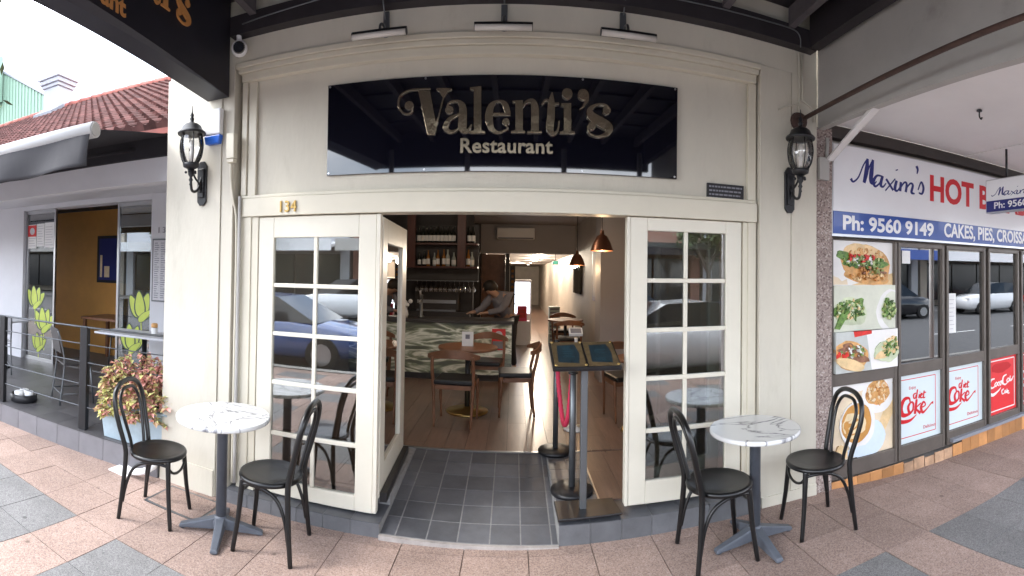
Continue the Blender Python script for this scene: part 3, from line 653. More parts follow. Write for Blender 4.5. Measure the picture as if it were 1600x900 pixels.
m.tube([(2.115, 3.155, 3.46), (2.115, 3.155, 3.10)], .01, 8); m.tube(cr([(2.085, 3.15, 3.10), (2.15, 3.15, 3.085), (2.21, 3.15, 3.05), (2.225, 3.15, 2.95)], 5), .008, 8); m.tube(cr([(2.075, 3.15, 3.06), (1.98, 3.15, 3.03), (1.90, 3.152, 2.99)], 5), .006, 8)
m.tube([(2.075, 3.15, 2.9), (2.06, 3.152, 2.55)], .007, 8)
m.build('conduit_pipe', 'cream wall', label='cream cable conduits on the upper part of the pier nearest the bakery', cat='pipe')
t = thing('security_camera', 'white round turret camera with a dark lens under the canopy corner', 'camera', (-1.97, 3.12, 3.36))
m = MB(); m.sph((-1.975, 3.10, 3.385), .062, 10); m.build('housing', 'white plastic', t)
m = MB(); m.tube([(-1.955, 3.062, 3.374), (-1.946, 3.044, 3.369)], [.046, .036], 18); m.build('lens_face', 'black acrylic', t)
m = MB(); m.tube(cr([(-1.99, 3.14, 3.42), (-1.99, 3.12, 3.46), (-1.985, 3.10, 3.5)]), .02, 8); m.build('bracket', 'white plastic', t)
t = thing('plaque', 'small black plaque with grey text lines above the door nearest the bakery', 'plaque', (1.5, 3.235, 2.255))
m = MB(); m.box(1.352, 1.645, 3.228, 3.244, 2.256, 2.395); m.build('plate', 'black metal', t)
m = MB(); rr = random.Random(4)
for i, (z, e) in enumerate(((2.372, 1.63), (2.343, 1.62), (2.315, 1.615), (2.289, 1.43), (2.270, 1.615))):
    x = 1.366
    while x < e:
        l = rr.uniform(.012, .035); m.box(x, min(x + l, e), 3.2262, 3.2278, z - .006, z + .006); x += l + .006
m.build('text_lines', 'print grey', t)
m = MB(); m.text('134', lambda u, v, w: (-1.66 + u, 3.178 - w, 2.148 + v), .115, .012, bold=.006, xs=.86, sp=1.05); m.build('house_number', 'number brass', label='brass house number 134 on the lintel above the door nearest the cafe', cat='number')
t = thing('drain_pipe', 'short white pipe elbow on the pavement at the foot of the pier nearest the cafe', 'pipe', (-2.8, 3.05, gz(-2.8)))
m = MB(); m.tube(cr([(-2.98, 3.02, -.02), (-2.86, 2.98, .0), (-2.76, 2.99, .03), (-2.72, 3.05, .06), (-2.74, 3.11, .06)], 5), .028, 10); m.build('elbow', 'white plastic', t)
m = MB(); m.box(-3.12, -2.9, 2.93, 3.08, gz(-3) , gz(-3) + .012); m.build('splash_pad', 'white paint', t)
m = MB(); m.T = Matrix.Translation((-2.26, 2.93, gz(-2.26) + .001)); m.box(-.26, .24, -.19, .15, 0, .004); m.m = 1; m.box(-.24, .22, -.17, .13, .004, .0065)
m.build('access_cover', ['dark steel', 'pink slab'], label='square access cover with a slab infill in the paving by the pier nearest the cafe', cat='cover')

# ================================================================== CANOPY OVER THE PAVEMENT
cp = thing('street_canopy', 'dark painted timber canopy with open rafters over the pavement', 'canopy', (0, -1.4, -.05))
m = MB(); m.box(-2.05, 2.2, 3.08, 3.168, 3.485, 3.63); m.build('ledger_beam', 'charcoal timber', cp)
def zc(y): return 3.66 + (3.2 - y) * .05
for i in range(8):
    x = -1.85 + .545 * i
    m = MB(); m.hexa([(x - .028, -1.3, zc(-1.3) - .03), (x + .028, -1.3, zc(-1.3) - .03), (x + .028, 3.079, 3.60), (x - .028, 3.079, 3.60), (x - .028, -1.3, zc(-1.3) + .085), (x + .028, -1.3, zc(-1.3) + .085), (x + .028, 3.079, 3.745), (x - .028, 3.079, 3.745)])
    m.build('rafter', 'rafter timber', cp)
m = MB(); m.hexa([(-2.3, -1.6, zc(-1.6) + .14), (2.26, -1.6, zc(-1.6) + .14), (2.26, 3.17, 3.80), (-2.3, 3.17, 3.80), (-2.3, -1.6, zc(-1.6) + .18), (2.26, -1.6, zc(-1.6) + .18), (2.26, 3.17, 3.84), (-2.3, 3.17, 3.84)]); m.build('roof_sheet', 'charcoal timber', cp)
for y in (2.65, 2.0, 1.35, .7, .05, -.6):
    m = MB(); z = zc(y) + .105; m.box(-2.05, 2.2, y - .025, y + .025, z, z + .03); m.build('batten', 'charcoal timber', cp)
m = MB(); m.hexa([(-2.28, -1.4, 3.44), (-2.08, -1.4, 3.50), (-2.08, 3.13, 3.046), (-2.28, 3.13, 3.046), (-2.28, -1.4, 4.05), (-2.08, -1.4, 4.05), (-2.08, 3.13, 3.80), (-2.28, 3.13, 3.80)]); m.build('side_board', 'navy paint', cp)
m = MB(); m.hexa([(2.13, -1.4, 3.60), (2.22, -1.4, 3.60), (2.22, 3.078, 3.49), (2.13, 3.078, 3.49), (2.13, -1.4, 4.0), (2.22, -1.4, 4.0), (2.22, 3.078, 3.78), (2.13, 3.078, 3.78)]); m.build('edge_beam', 'charcoal timber', cp)
m = MB(); m.box(-2.3, 2.22, -1.5, -1.41, 3.48, 4.08); m.build('fascia_board', 'navy paint', cp)
for x in (-2.0, -.75, .8, 2.05):
    m = MB(); m.tube([(x, -1.35, -.05), (x, -1.35, 3.75)], .045, 12); m.lathe([(.09, 0), (.09, .03), (.06, .05), (.05, .12)], (x, -1.35, -.04), 14); m.build('post', 'white paint', cp)
sl = .093
sm = lambda u, v, w: (-2.079 + w, u, v + 3.37 + (2.6 - u) * sl)
m = MB(); glyphs(m, [(k, [((x - .648) * .86 + 2.62, (z - 2.66) * .86) for x, z in p], [q * .86 for q in wd] if wd else 0) for k, p, wd in VAL], sm, .004)
m.text('Restaurant', lambda u, v, w: (-2.079 + w, 1.33 + u * 1.0, v + 3.165 + (1.9 - u - 1.33) * sl + .04), .155, .004, bold=.03)
m.build('lettering', 'orange lettering', cp)
m = MB(); m.tube(cr([(-1.93, 3.06, 3.54), (-1.75, 3.055, 3.55), (-1.4, 3.055, 3.57), (-1.0, 3.055, 3.60), (-.88, 3.05, 3.60), (-.86, 3.06, 3.48), (-.862, 3.12, 3.40)], 5), .005, 6)
m.build('cable', 'dark steel', label='thin dark cable strung along the ledger to the picture light above the big V', cat='cable')
m = MB(); m.tube(cr([(.706, 3.14, 3.45), (.71, 3.06, 3.55), (.78, 3.05, 3.60), (.92, 3.055, 3.57), (1.3, 3.06, 3.575), (1.75, 3.06, 3.58), (1.97, 3.06, 3.58), (2.03, 3.06, 3.54), (2.045, 3.075, 3.47)], 5), .005, 6)
m.build('cable', 'dark steel', label='thin dark cable strung along the ledger from the picture light above the final s', cat='cable')
m = MB(); m.tube([(-.077, 3.12, 3.46), (-.077, 3.06, 3.60)], .006, 6); m.build('cable', 'dark steel', label='short dark cable rising from the middle picture light', cat='cable')
# party board and rusty tie rod at the right end
m = MB(); m.box(2.268, 2.33, -1.4, 3.16, 2.905, 3.9); m.build('canopy_end_board', 'grey paint', label='broad grey painted board closing the canopy beside the bakery', cat='board')
t = thing('tie_rod', 'rusty steel tie rod running from a round wall plate along the grey board', 'tie rod', (2.08, 3.163, 2.93))
m = MB(); m.tube([(2.085, 3.10, 2.935), (2.075, -1.3, 3.10)], .017, 12); m.build('rod', 'rust', t)
m = MB(); m.tube([(2.085, 3.163, 2.93), (2.085, 3.135, 2.93)], [.075, .065], 18); m.tube([(2.085, 3.135, 2.93), (2.085, 3.08, 2.935)], [.036, .028], 12); m.build('wall_plate', 'rust', t)
# ================================================================== CAFE TABLES AND BENTWOOD CHAIRS
def bistro_table(x, y, rz, r, h, label):
    z0 = gz(x); t = thing('bistro_table', label, 'table', (x, y, z0), 0, 'marble topped tables on the pavement')
    m = MB(); m.lathe([(r - .012, h - .030), (r - .002, h - .026), (r, h - .015), (r - .002, h - .004), (r - .008, h)], (x, y, z0), 48); m.build('tabletop', 'white marble', t)
    m = MB(); m.lathe([(.036, .09), (.036, h - .045), (.05, h - .04), (.14, h - .0315)], (x, y, z0), 20); m.build('column', 'cast grey', t)
    m = MB(); m.lathe([(.06, .045), (.058, .08), (.045, .10), (.037, .115)], (x, y, z0), 20)
    for k in range(4):
        a = R(rz + 90 * k); ca, sa = math.cos(a), math.sin(a); P = lambda u, v, z: (x + u * ca - v * sa, y + u * sa + v * ca, z0 + z)
        m.hexa([P(.03, -.036, .03), P(.285, -.026, .008), P(.285, .026, .008), P(.03, .036, .03), P(.03, -.03, .105), P(.28, -.02, .03), P(.28, .02, .03), P(.03, .03, .105)])
        m.cyl(P(.262, 0, 0), P(.262, 0, .012), .022, n=10)
    m.build('base', 'cast grey', t, bevel=.006)
    return t
bistro_table(-1.818, 2.742, 25, .318, .785, 'round marble topped table with grey pedestal in front of the pier nearest the cafe')
bistro_table(1.505, 2.772, 4, .293, .728, 'round marble topped table with grey pedestal in front of the pier nearest the bakery')

def bent_chair(loc, rz, label):
    t = thing('bentwood_chair', label, 'chair', (0, 0, 0), 0, 'black bentwood chairs on the pavement')
    m = MB(); m.lathe([(.185, .435), (.203, .44), (.207, .452), (.203, .465), (.192, .470), (.180, .464), (.10, .460), (.001, .459)], (0, 0, 0), 36); m.build('seat', 'bentwood black', t)
    half = [(-.205, .195, 0), (-.185, .182, .2), (-.172, .168, .40), (-.178, .168, .50), (-.214, .188, .64), (-.244, .199, .765), (-.265, .170, .865), (-.274, .092, .918)]
    q = cr(half + [(-.276, 0, .930)] + [(a, -b, c) for a, b, c in half[::-1]], 5)
    m = MB(); m.tube(q, [.018 if p[2] > .4 else .0145 + .0035 * p[2] / .4 for p in q], 10); m.build('back_hoop', 'bentwood black', t)
    half = [(-.165, .085, .45), (-.180, .096, .54), (-.214, .124, .68), (-.246, .130, .79), (-.264, .080, .865)]
    m = MB(); m.tube(cr(half + [(-.267, 0, .881)] + [(a, -b, c) for a, b, c in half[::-1]], 5), .0125, 8); m.build('inner_hoop', 'bentwood black', t)
    for s in (-1, 1):
        q = cr([(.14, .128 * s, .446), (.148, .136 * s, .36), (.160, .147 * s, .20), (.185, .166 * s, 0)], 5)
        m = MB(); m.tube(q, [.0195 - .0055 * i / (len(q) - 1) for i in range(len(q))], 10); m.build('front_leg', 'bentwood black', t)
        m = MB(); m.tube(cr([(.135, .135 * s, .415), (.07, .158 * s, .428), (-.03, .166 * s, .415), (-.11, .168 * s, .36), (-.158, .172 * s, .25), (-.183, .180 * s, .12)], 5), .0115, 8); m.build('brace', 'bentwood black', t)
    m = MB(); m.tube(cr([(.146, .125, .40), (.158, .10, .365), (.165, .05, .345), (.167, 0, .34), (.165, -.05, .345), (.158, -.10, .365), (.146, -.125, .40)], 5), .0095, 8)
    m.tube([(.15 * math.cos(a), .15 * math.sin(a), .43) for a in [2 * math.pi * k / 32 for k in range(32)]], .010, 6, closed=True); m.build('seat_ring', 'bentwood black', t)
    t.matrix_world = Matrix.Translation(loc) @ Matrix.Rotation(R(rz), 4, 'Z'); return t
c0 = bent_chair((-2.31, 2.655, gz(-2.38)), 14, 'black bentwood chair in front of the coleus planter')
def chair(x, y, rz, label, h=1):
    c = copy_tree(c0, (x, y, gz(x)), rz, label); c.scale = (1, 1, h)
chair(-1.465, 2.78, 187, 'black bentwood chair in front of the french door nearest the cafe')
chair(1.25, 2.765, -2, 'black bentwood chair in front of the french door nearest the bakery', .955)
chair(1.975, 2.765, 172, 'black bentwood chair in front of the bakery window poster', .955)

# ================================================================== MENU STAND, ROPE POSTS IN THE ENTRANCE
t = thing('menu_stand', 'black lectern style menu stand holding an open illustrated menu in the doorway', 'menu stand', (.515, 3.24, .146))
m = MB(); m.hexa([(.31, 3.115, .150), (.735, 3.135, .163), (.715, 3.375, .158), (.305, 3.375, .152), (.31, 3.115, .168), (.735, 3.135, .175), (.715, 3.375, .172), (.305, 3.375, .168)]); m.build('base', 'black metal', t, bevel=.004)
m = MB(); m.box(.466, .512, 3.235, 3.275, .166, 1.14); m.build('pole', 'dark steel', t, bevel=.006)
T = Matrix.Translation((.485, 3.24, 1.195)) @ Matrix.Rotation(R(2), 4, 'Z') @ Matrix.Rotation(R(24), 4, 'X')
m = MB(); m.T = T; m.box(-.225, .225, -.155, .155, -.03, 0); m.build('tray', 'black metal', t, bevel=.005)
for s in (-1, 1):
    m = MB(); m.T = T; m.box(s * .008, s * .212, -.142, .142, .0005, .006); m.m = 1; m.prism([(s * .11 + dx * .075, dy) for dx, dy in ((-1, -.1), (.8, -.115), (1, .0), (.75, .11), (-.9, .10))], lambda u, v, w: (u, v, .0062 + w), .0006)
    rr = random.Random(3 + s); m.m = 2
    for q in range(9):
        z = -.085 + q * .021
        if rr.random() < .8: m.box(s * .11 - .045 + rr.uniform(0, .02), s * .11 + rr.uniform(.01, .045), z, z + .006, .007, .0076)
    m.build('menu_page', ['menu gold', 'menu teal', 'teal'], t)
m = MB(); m.T = T
for x in (-.205, -.01, .205):
    for y in (-.135, .135): m.lathe([(.010, .006), (.010, .011), (.004, .013)], (x, y, 0), 10)
build_pieces(m, 'clip', 'brass', t)
def rope_post(x, y, label):
    t = thing('rope_post', label, 'rope post', (x, y, .15), 0, 'black rope posts in the entrance')
    m = MB(); m.lathe([(.155, 0), (.155, .018), (.15, .028), (.06, .036), (.03, .04)], (x, y, .15), 32); m.build('base', 'black metal', t)
    m = MB(); m.lathe([(.024, .038), (.024, .93)], (x, y, .15), 18); m.build('post', 'dark steel', t)
    m = MB(); m.lathe([(.03, .93), (.032, .95), (.022, .97), (.03, .99), (.001, 1.0)], (x, y, .15), 18); m.build('cap', 'black metal', t); m = MB(); m.lathe([(.026, .85), (.036, .855), (.036, .865), (.026, .87)], (x, y, .15), 18); m.build('rope_ring', 'black metal', t)
rope_post(.402, 4.37, 'black rope post farther inside the entrance')
rope_post(.451, 3.555, 'black rope post just behind the menu stand')
q = cr([(.405, 4.34, 1.0), (.41, 4.22, .78), (.425, 4.05, .56), (.435, 3.9, .53), (.445, 3.76, .66), (.45, 3.59, 1.0)], 14)
m = MB(); m.tube(q, [.021 if i % 2 else .017 for i in range(len(q))], 8); m.build('barrier_rope', 'hot pink rope', label='sagging hot pink rope strung between the two black rope posts', cat='rope')

# ================================================================== BAR AND ROOM
t = thing('bar_counter', 'bar counter faced with green and white veined marble', 'bar', (-1.24, 7.4, .15))
m = MB(); m.box(-2.48, .0, 7.2, 7.22, .25, 1.0); m.box(-.02, .0, 7.222, 7.75, .25, 1.0); m.build('marble_front', 'green marble', t)
m = MB(); m.box(-2.49, .03, 7.17, 7.78, 1.0, 1.045); m.build('top', 'room dark', t, bevel=.005)
m = MB(); m.box(-2.48, -.03, 7.25, 7.75, .15, .998); m.build('carcass', 'room dark', t)
m = MB(); m.box(-.29, -.09, 7.188, 7.196, .62, .93); m.m = 1; m.disc((-.19, .845), .055, XZ(7.188), .002); m.m = 2; m.box(-.28, -.1, 7.185, 7.188, .64, .75)
m.build('notice', ['red print', 'paper grey', 'print grey'], label='small red notice with a round symbol on the marble bar front', cat='notice')
t = thing('bar_shelf', 'tall red brown timber shelf unit behind the bar with two shelves', 'shelf', (-1.22, 8.4, 1.55))
for x in (-1.75, -.875, -.62):
    m = MB(); m.box(x - .07, x + .07, 8.28, 8.34, 1.83, 2.868); m.build('post', 'red timber', t) if x != -.62 else None
for z in (2.262, 1.86):
    m = MB(); m.box(-1.85, -.60, 8.345, 8.62, z - .03, z); m.build('shelf', 'red timber', t)
m = MB(); m.box(-1.85, -.60, 8.345, 8.62, 1.60, 1.612); m.build('glass_rack', 'dark steel', t)
m = MB(); m.box(-1.85, -.60, 8.62, 8.65, 1.6, 2.6); m.build('back_board', 'room dark', t)
def bottle(x, y, z, mt, label, grp, h=.29, r=.037):
    b = MB(); b.lathe([(r * .9, 0), (r, .01 * h), (r, .58 * h), (r * .45, .74 * h), (r * .36, .95 * h), (r * .42, .96 * h), (r * .42, h), (.001, h)], (x, y, z), 12)
    b.m = 1; b.lathe([(r + .001, .12 * h), (r + .001, .46 * h)], (x, y, z), 12, caps=False); b.build('bottle', [mt, 'paper white'], label=label, cat='bottle', group=grp)
rr = random.Random(9)
for i in range(15):
    x = -1.64 + i * .068
    if -.96 < x < -.79: continue
    bottle(x, 8.42, 2.263, 'bottle dark', 'dark wine bottle with white label in the row on the top bar shelf', 'wine bottles on the top bar shelf')
for i in range(12):
    x = -1.63 + i * .085 + rr.uniform(-.015, .015)
    if -.97 < x < -.78: continue
    bottle(x, 8.44, 1.861, rr.choice(['bottle amber', 'bottle clear', 'bottle dark', 'bottle clear']), 'spirit bottle among the mixed bottles on the lower bar shelf', 'spirit bottles on the lower bar shelf', rr.uniform(.22, .3), rr.uniform(.03, .04))
glass('drink glass', (.95, .95, .95), 1.6, .12)
for i in range(13):
    x = -1.66 + i * .082; b = MB(); b.lathe([(.03, 0), (.004, -.006), (.004, -.075), (.02, -.09), (.034, -.12), (.036, -.15), (.030, -.185)], (x, 8.45, 1.6), 12, caps=False)
    b.build('wine_glass', 'drink glass', label='stemmed glass hanging upside down from the rack under the bar shelf', cat='glass', group='glasses hanging in the bar rack')
t = thing('coffee_machine', 'dark bulky coffee machine on the back counter behind the bar', 'machine', (-1.35, 8.75, .9))
m = MB(); m.box(-1.75, -.95, 8.68, 8.92, 1.06, 1.45); m.build('body', 'room dark', t, bevel=.02)
m = MB(); m.box(-1.7, -1.0, 8.66, 8.68, 1.2, 1.26); m.box(-1.7, -1.0, 8.60, 8.68, 1.06, 1.09); m.build('trim', 'steel', t)
m = MB(); m.box(-2.48, -.75, 8.6, 8.94, .15, 1.055); m.build('bar_cabinet', 'room dark', label='dark back counter along the wall behind the bar', cat='counter')
t = thing('air_conditioner', 'white wall mounted air conditioner on the bulkhead', 'air conditioner', (.06, 10.99, 2.5))
m = MB(); m.box(-.36, .48, 10.80, 10.998, 2.52, 2.78); m.build('case', 'white paint', t, bevel=.02)
m = MB(); m.box(-.33, .45, 10.79, 10.80, 2.53, 2.56); m.build('vent', 'print grey', t)
t = thing('exit_sign', 'small green glowing exit light on the passage ceiling', 'sign', (1.0, 11.4, 2.0))
m = MB(); m.box(.93, 1.07, 11.40, 11.43, 1.99, 2.08); m.m = 1; m.box(.95, 1.05, 11.395, 11.40, 2.0, 2.07); m.build('panel', ['white paint', 'exit glow'], t); m = MB(); m.tube([(1.0, 11.415, 2.08), (1.0, 11.415, 2.24)], .01, 6); m.build('stem', 'white paint', t)
t = thing('display_fridge', 'bright white drinks fridge at the far end of the passage', 'fridge', (.3, 12.2, .15))
m = MB(); m.box(-.02, .47, 12.0, 12.5, .15, 1.62); m.build('cabinet', 'white paint', t, bevel=.01)
m = MB(); m.box(.02, .43, 11.99, 12.0, .80, 1.56); m.build('lit_door', 'fridge glow', t)
for z in (1.02, 1.25):
    m = MB(); m.box(.03, .42, 11.975, 11.989, z, z + .02); m.build('shelf', 'print grey', t)
t = thing('wine_rack', 'narrow upright rack of amber bottles beside the passage post', 'rack', (-.02, 11.1, .15))
m = MB(); m.box(-.06, .06, 11.1, 11.3, .15, 1.95); m.build('frame', 'room dark', t)
m = MB()
for k in range(7): m.tube([(0, 11.06, 1.1 + k * .12), (0, 11.1, 1.1 + k * .12)], .035, 10)
build_pieces(m, 'bottle_end', 'bottle amber', t)
m = MB(); m.box(.12, .34, 11.2, 11.4, .68, 1.02); m.m = 1; m.box(.15, .31, 11.19, 11.2, .76, .95); m.build('red_box', ['hot pink rope', 'print chilli'], label='bright pinkish red box on a white stand in the passage', cat='box')
m = MB(); m.hexa([(.1, 11.1, .15), (.42, 11.1, .15), (.42, 11.5, .15), (.1, 11.5, .15), (.14, 11.15, .68), (.40, 11.15, .68), (.40, 11.45, .68), (.14, 11.45, .68)]); m.build('display_stand', 'white paint', label='white tapering stand under the red box in the passage', cat='stand')
for i in range(2):
    for k in range(3):
        x = .95 + i * .0; m = MB(); z = .152 + k * .3 - i * .0
        if i: x = 1.22; z = .152 + k * .3
        m.box(x - .12, x + .12, 10.9, 11.2, z, z + .28); m.m = 1
        for q in range(3): m.box(x - .10, x + .10, 10.893, 10.9, z + .05 + q * .08, z + .09 + q * .08)
        if i == 0 or k < 1: m.build('plastic_crate', ['pale green plastic', 'print grey'], label=['bottom', 'middle', 'top'][k] + ' pale green crate of the stack by the passage' if i == 0 else 'single pale green crate on the floor beside the crate stack', cat='crate', group='pale green crates by the passage')
t = thing('television', 'black flat television on the beige interior wall', 'television', (1.41, 10.6, 1.3))
m = MB(); m.box(1.37, 1.415, 9.9, 11.0, 1.35, 1.95); m.build('screen', 'black acrylic', t, bevel=.006)
m = MB(); m.box(1.41, 1.42, 10.3, 10.6, 1.5, 1.8); m.build('bracket', 'black metal', t)
t = thing('framed_picture', 'tall dark framed picture on the beige interior wall', 'picture', (1.41, 8.1, 1.4))
m = MB(); m.box(1.395, 1.418, 7.75, 8.5, 1.3, 2.3); m.build('frame', 'red timber', t)
m = MB(); m.box(1.389, 1.395, 7.82, 8.43, 1.37, 2.23); m.build('print', 'print grey', t)
# pendant lamps
def pendant(x, y, z, label):
    t = thing('pendant_lamp', label, 'lamp', (x, y, z), 0, 'copper pendant lamps in the restaurant')
    m = MB(); m.tube([(x, y, z + .22), (x, y, 2.868)], .005, 6); m.build('cord', 'black metal', t)
    m = MB(); m.lathe([(.135, 0), (.10, .10), (.06, .17), (.025, .19), (.022, .24)], (x, y, z), 20, caps=False); m.build('shade', 'copper shade', t)
    m = MB(); m.lathe([(.001, .012), (.028, .03), (.034, .06), (.02, .1), (.015, .13)], (x, y, z - .01), 12); m.build('bulb', 'warm bulb', t)
    l = bpy.data.lights.new('bulb_light', 'POINT'); l.energy = 3; l.color = (1, .66, .36); l.shadow_soft_size = .05
    o = bpy.data.objects.new('bulb_light', l); COL.objects.link(o); o.location = (x, y, z - .06)
pendant(1.03, 5.6, 2.015, 'copper pendant lamp near the door on the bakery side')
pendant(1.06, 8.0, 1.90, 'smaller looking copper pendant lamp deeper in the room')
for x, y, z, e in ((.70, 12.5, 2.15, 14), (.70, 16.6, 2.15, 14), (-1.5, 5.6, 2.80, 3), (-.2, 5.6, 2.80, 4), (.7, 14.4, 2.15, 30), (.2, 20, 2.15, 30)):  # front pair and the off-row far lamp are added fill
    l = bpy.data.lights.new('downlight_and_fill_beam', 'POINT'); l.energy = e; l.color = (1, .86, .68); l.shadow_soft_size = .08
    o = bpy.data.objects.new('downlight_and_fill_beam', l); COL.objects.link(o); o.location = (x, y, z)

def wood_chair(x, y, rz, label):
    t = thing('wooden_chair', label, 'chair', (0, 0, 0), 0, 'wooden dining chairs inside the restaurant')
    for s in (-1, 1):
        m = MB(); m.tube(cr([(.19, .20 * s, 0), (.175, .205 * s, .25), (.165, .205 * s, .44)], 3), [.012] * 3 + [.017] * 4, 8); m.build('front_leg', 'warm timber', t)
        m = MB(); q = cr([(-.20, .19 * s, 0), (-.175, .20 * s, .25), (-.18, .21 * s, .45), (-.215, .215 * s, .62), (-.235, .205 * s, .735)], 4); m.tube(q, [.012 + .006 * min(1, i / 6) for i in range(len(q))], 8); m.build('rear_leg', 'warm timber', t)
    m = MB(); m.box(-.17, .17, -.20, -.18, .385, .43); m.box(-.17, .17, .18, .20, .385, .43); m.box(.15, .175, -.18, .18, .385, .43); m.box(-.185, -.165, -.18, .18, .385, .43); m.build('seat_frame', 'warm timber', t)
    m = MB(); m.box(-.20, .20, -.205, .205, .432, .485); m.build('seat', 'black leather', t, bevel=.018)
    q = cr([(-.15, .275, .725), (-.215, .225, .74), (-.265, .11, .765), (-.28, 0, .775), (-.265, -.11, .765), (-.215, -.225, .74), (-.15, -.275, .725)], 5)
    m = MB(); vs = []
    for i, p in enumerate(q):
        h = .022 + .035 * math.sin(math.pi * i / (len(q) - 1)); vs += [(p[0] - .011, p[1], p[2] - h), (p[0] + .011, p[1], p[2] - h), (p[0] + .011, p[1], p[2] + h * .6), (p[0] - .011, p[1], p[2] + h * .6)]
    fs = [(a + i * 4, b + i * 4, b + i * 4 + 4, a + i * 4 + 4) for i in range(len(q) - 1) for a, b in ((0, 1), (1, 2), (2, 3), (3, 0))] + [(0, 1, 2, 3), tuple(range(len(vs) - 4, len(vs)))]
    m.add(vs, fs); m.build('top_rail', 'warm timber', t, bevel=.004)
    t.matrix_world = Matrix.Translation((x, y, .15)) @ Matrix.Rotation(R(rz), 4, 'Z'); return t
w0 = wood_chair(-.58, 5.17, 86, 'wooden chair with black seat, its back to the door, at the near round table')
copy_tree(w0, (.055, 5.62, .15), 182, 'wooden chair with black seat side on to the door at the near round table')
copy_tree(w0, (-.33, 6.28, .15), -95, 'wooden chair with black seat behind the near round table, facing the door')
copy_tree(w0, (1.0, 8.7, .15), 90, 'wooden chair at the far table by the television wall, back to the door')
copy_tree(w0, (1.05, 9.95, .15), -90, 'wooden chair at the far table by the television wall, facing the door')
copy_tree(w0, (1.28, 5.35, .15), -80, 'wooden chair just inside behind the french door nearest the bakery')
def round_table(x, y, label, r=.34):
    t = thing('dining_table', label, 'table', (x, y, .15), 0, 'timber dining tables inside the restaurant')
    m = MB(); m.lathe([(r, .715), (r + .004, .73), (r, .745)], (x, y, .15), 32); m.build('tabletop', 'warm timber', t)
    m = MB(); m.lathe([(.03, .03), (.03, .71)], (x, y, .15), 14); m.build('column', 'black metal', t)
    m = MB(); m.lathe([(.24, 0), (.245, .012), (.22, .022), (.05, .04), (.03, .06)], (x, y, .15), 28); m.build('base', 'brass', t)
round_table(-.50, 5.62, 'small round timber table with brass base near the entrance')
round_table(1.02, 9.3, 'timber table by the television wall deep in the room')
round_table(1.35, 4.85, 'timber table just inside behind the french door nearest the bakery', .3)
m = MB(); m.hexa([(-.57, 5.60, .897), (-.44, 5.60, .897), (-.44, 5.66, .897), (-.57, 5.66, .897), (-.57, 5.625, 1.06), (-.44, 5.625, 1.06), (-.44, 5.635, 1.06), (-.57, 5.635, 1.06)]); m.m = 1; m.box(-.53, -.48, 5.606, 5.612, .98, 1.03)
m.build('table_card', ['paper white', 'print grey'], label='white folded card standing on the near round table', cat='card')
t = thing('payment_terminal', 'white payment terminal tilted on a stand behind the menu', 'terminal', (.66, 5.0, .15))
m = MB(); m.lathe([(.12, 0), (.12, .015), (.016, .03), (.016, .93)], (.66, 5.0, .15), 16); m.build('stand', 'white plastic', t)
m = MB(); m.T = Matrix.Translation((.655, 5.0, 1.14)) @ Matrix.Rotation(R(35), 4, 'X'); m.box(-.07, .07, -.05, .05, -.01, .02); m.m = 1; m.box(-.055, .055, -.035, .035, .0205, .022); m.build('screen', ['white plastic', 'print grey'], t, bevel=.004)
t = thing('flower_vase', 'small white flowers in a vase on the bar end by the open door', 'vase', (-1.62, 7.35, 1.046))
m = MB(); m.lathe([(.03, 0), (.045, .05), (.025, .13), (.03, .16)], (-1.62, 7.35, 1.046), 14); m.build('vase', 'white plastic', t)
m = MB(); rr = random.Random(8)
for k in range(9): m.sph((-1.62 + rr.uniform(-.08, .08), 7.35 + rr.uniform(-.06, .06), 1.27 + rr.uniform(-.06, .08)), .035, 5)
m.build('flowers', 'paper white', t)
t = thing('beer_tap', 'dark beer tap column near the open door end of the bar', 'tap', (-1.40, 7.45, 1.046))
m = MB(); m.lathe([(.05, 0), (.05, .02), (.028, .04), (.028, .33), (.035, .35), (.001, .36)], (-1.40, 7.45, 1.046), 14); m.build('column', 'dark steel', t)
m = MB(); m.tube([(-1.40, 7.42, 1.32), (-1.40, 7.34, 1.31), (-1.40, 7.33, 1.26)], .012, 8); m.tube([(-1.40, 7.40, 1.35), (-1.40, 7.37, 1.46)], [.01, .016], 8); m.build('spout', 'steel', t)

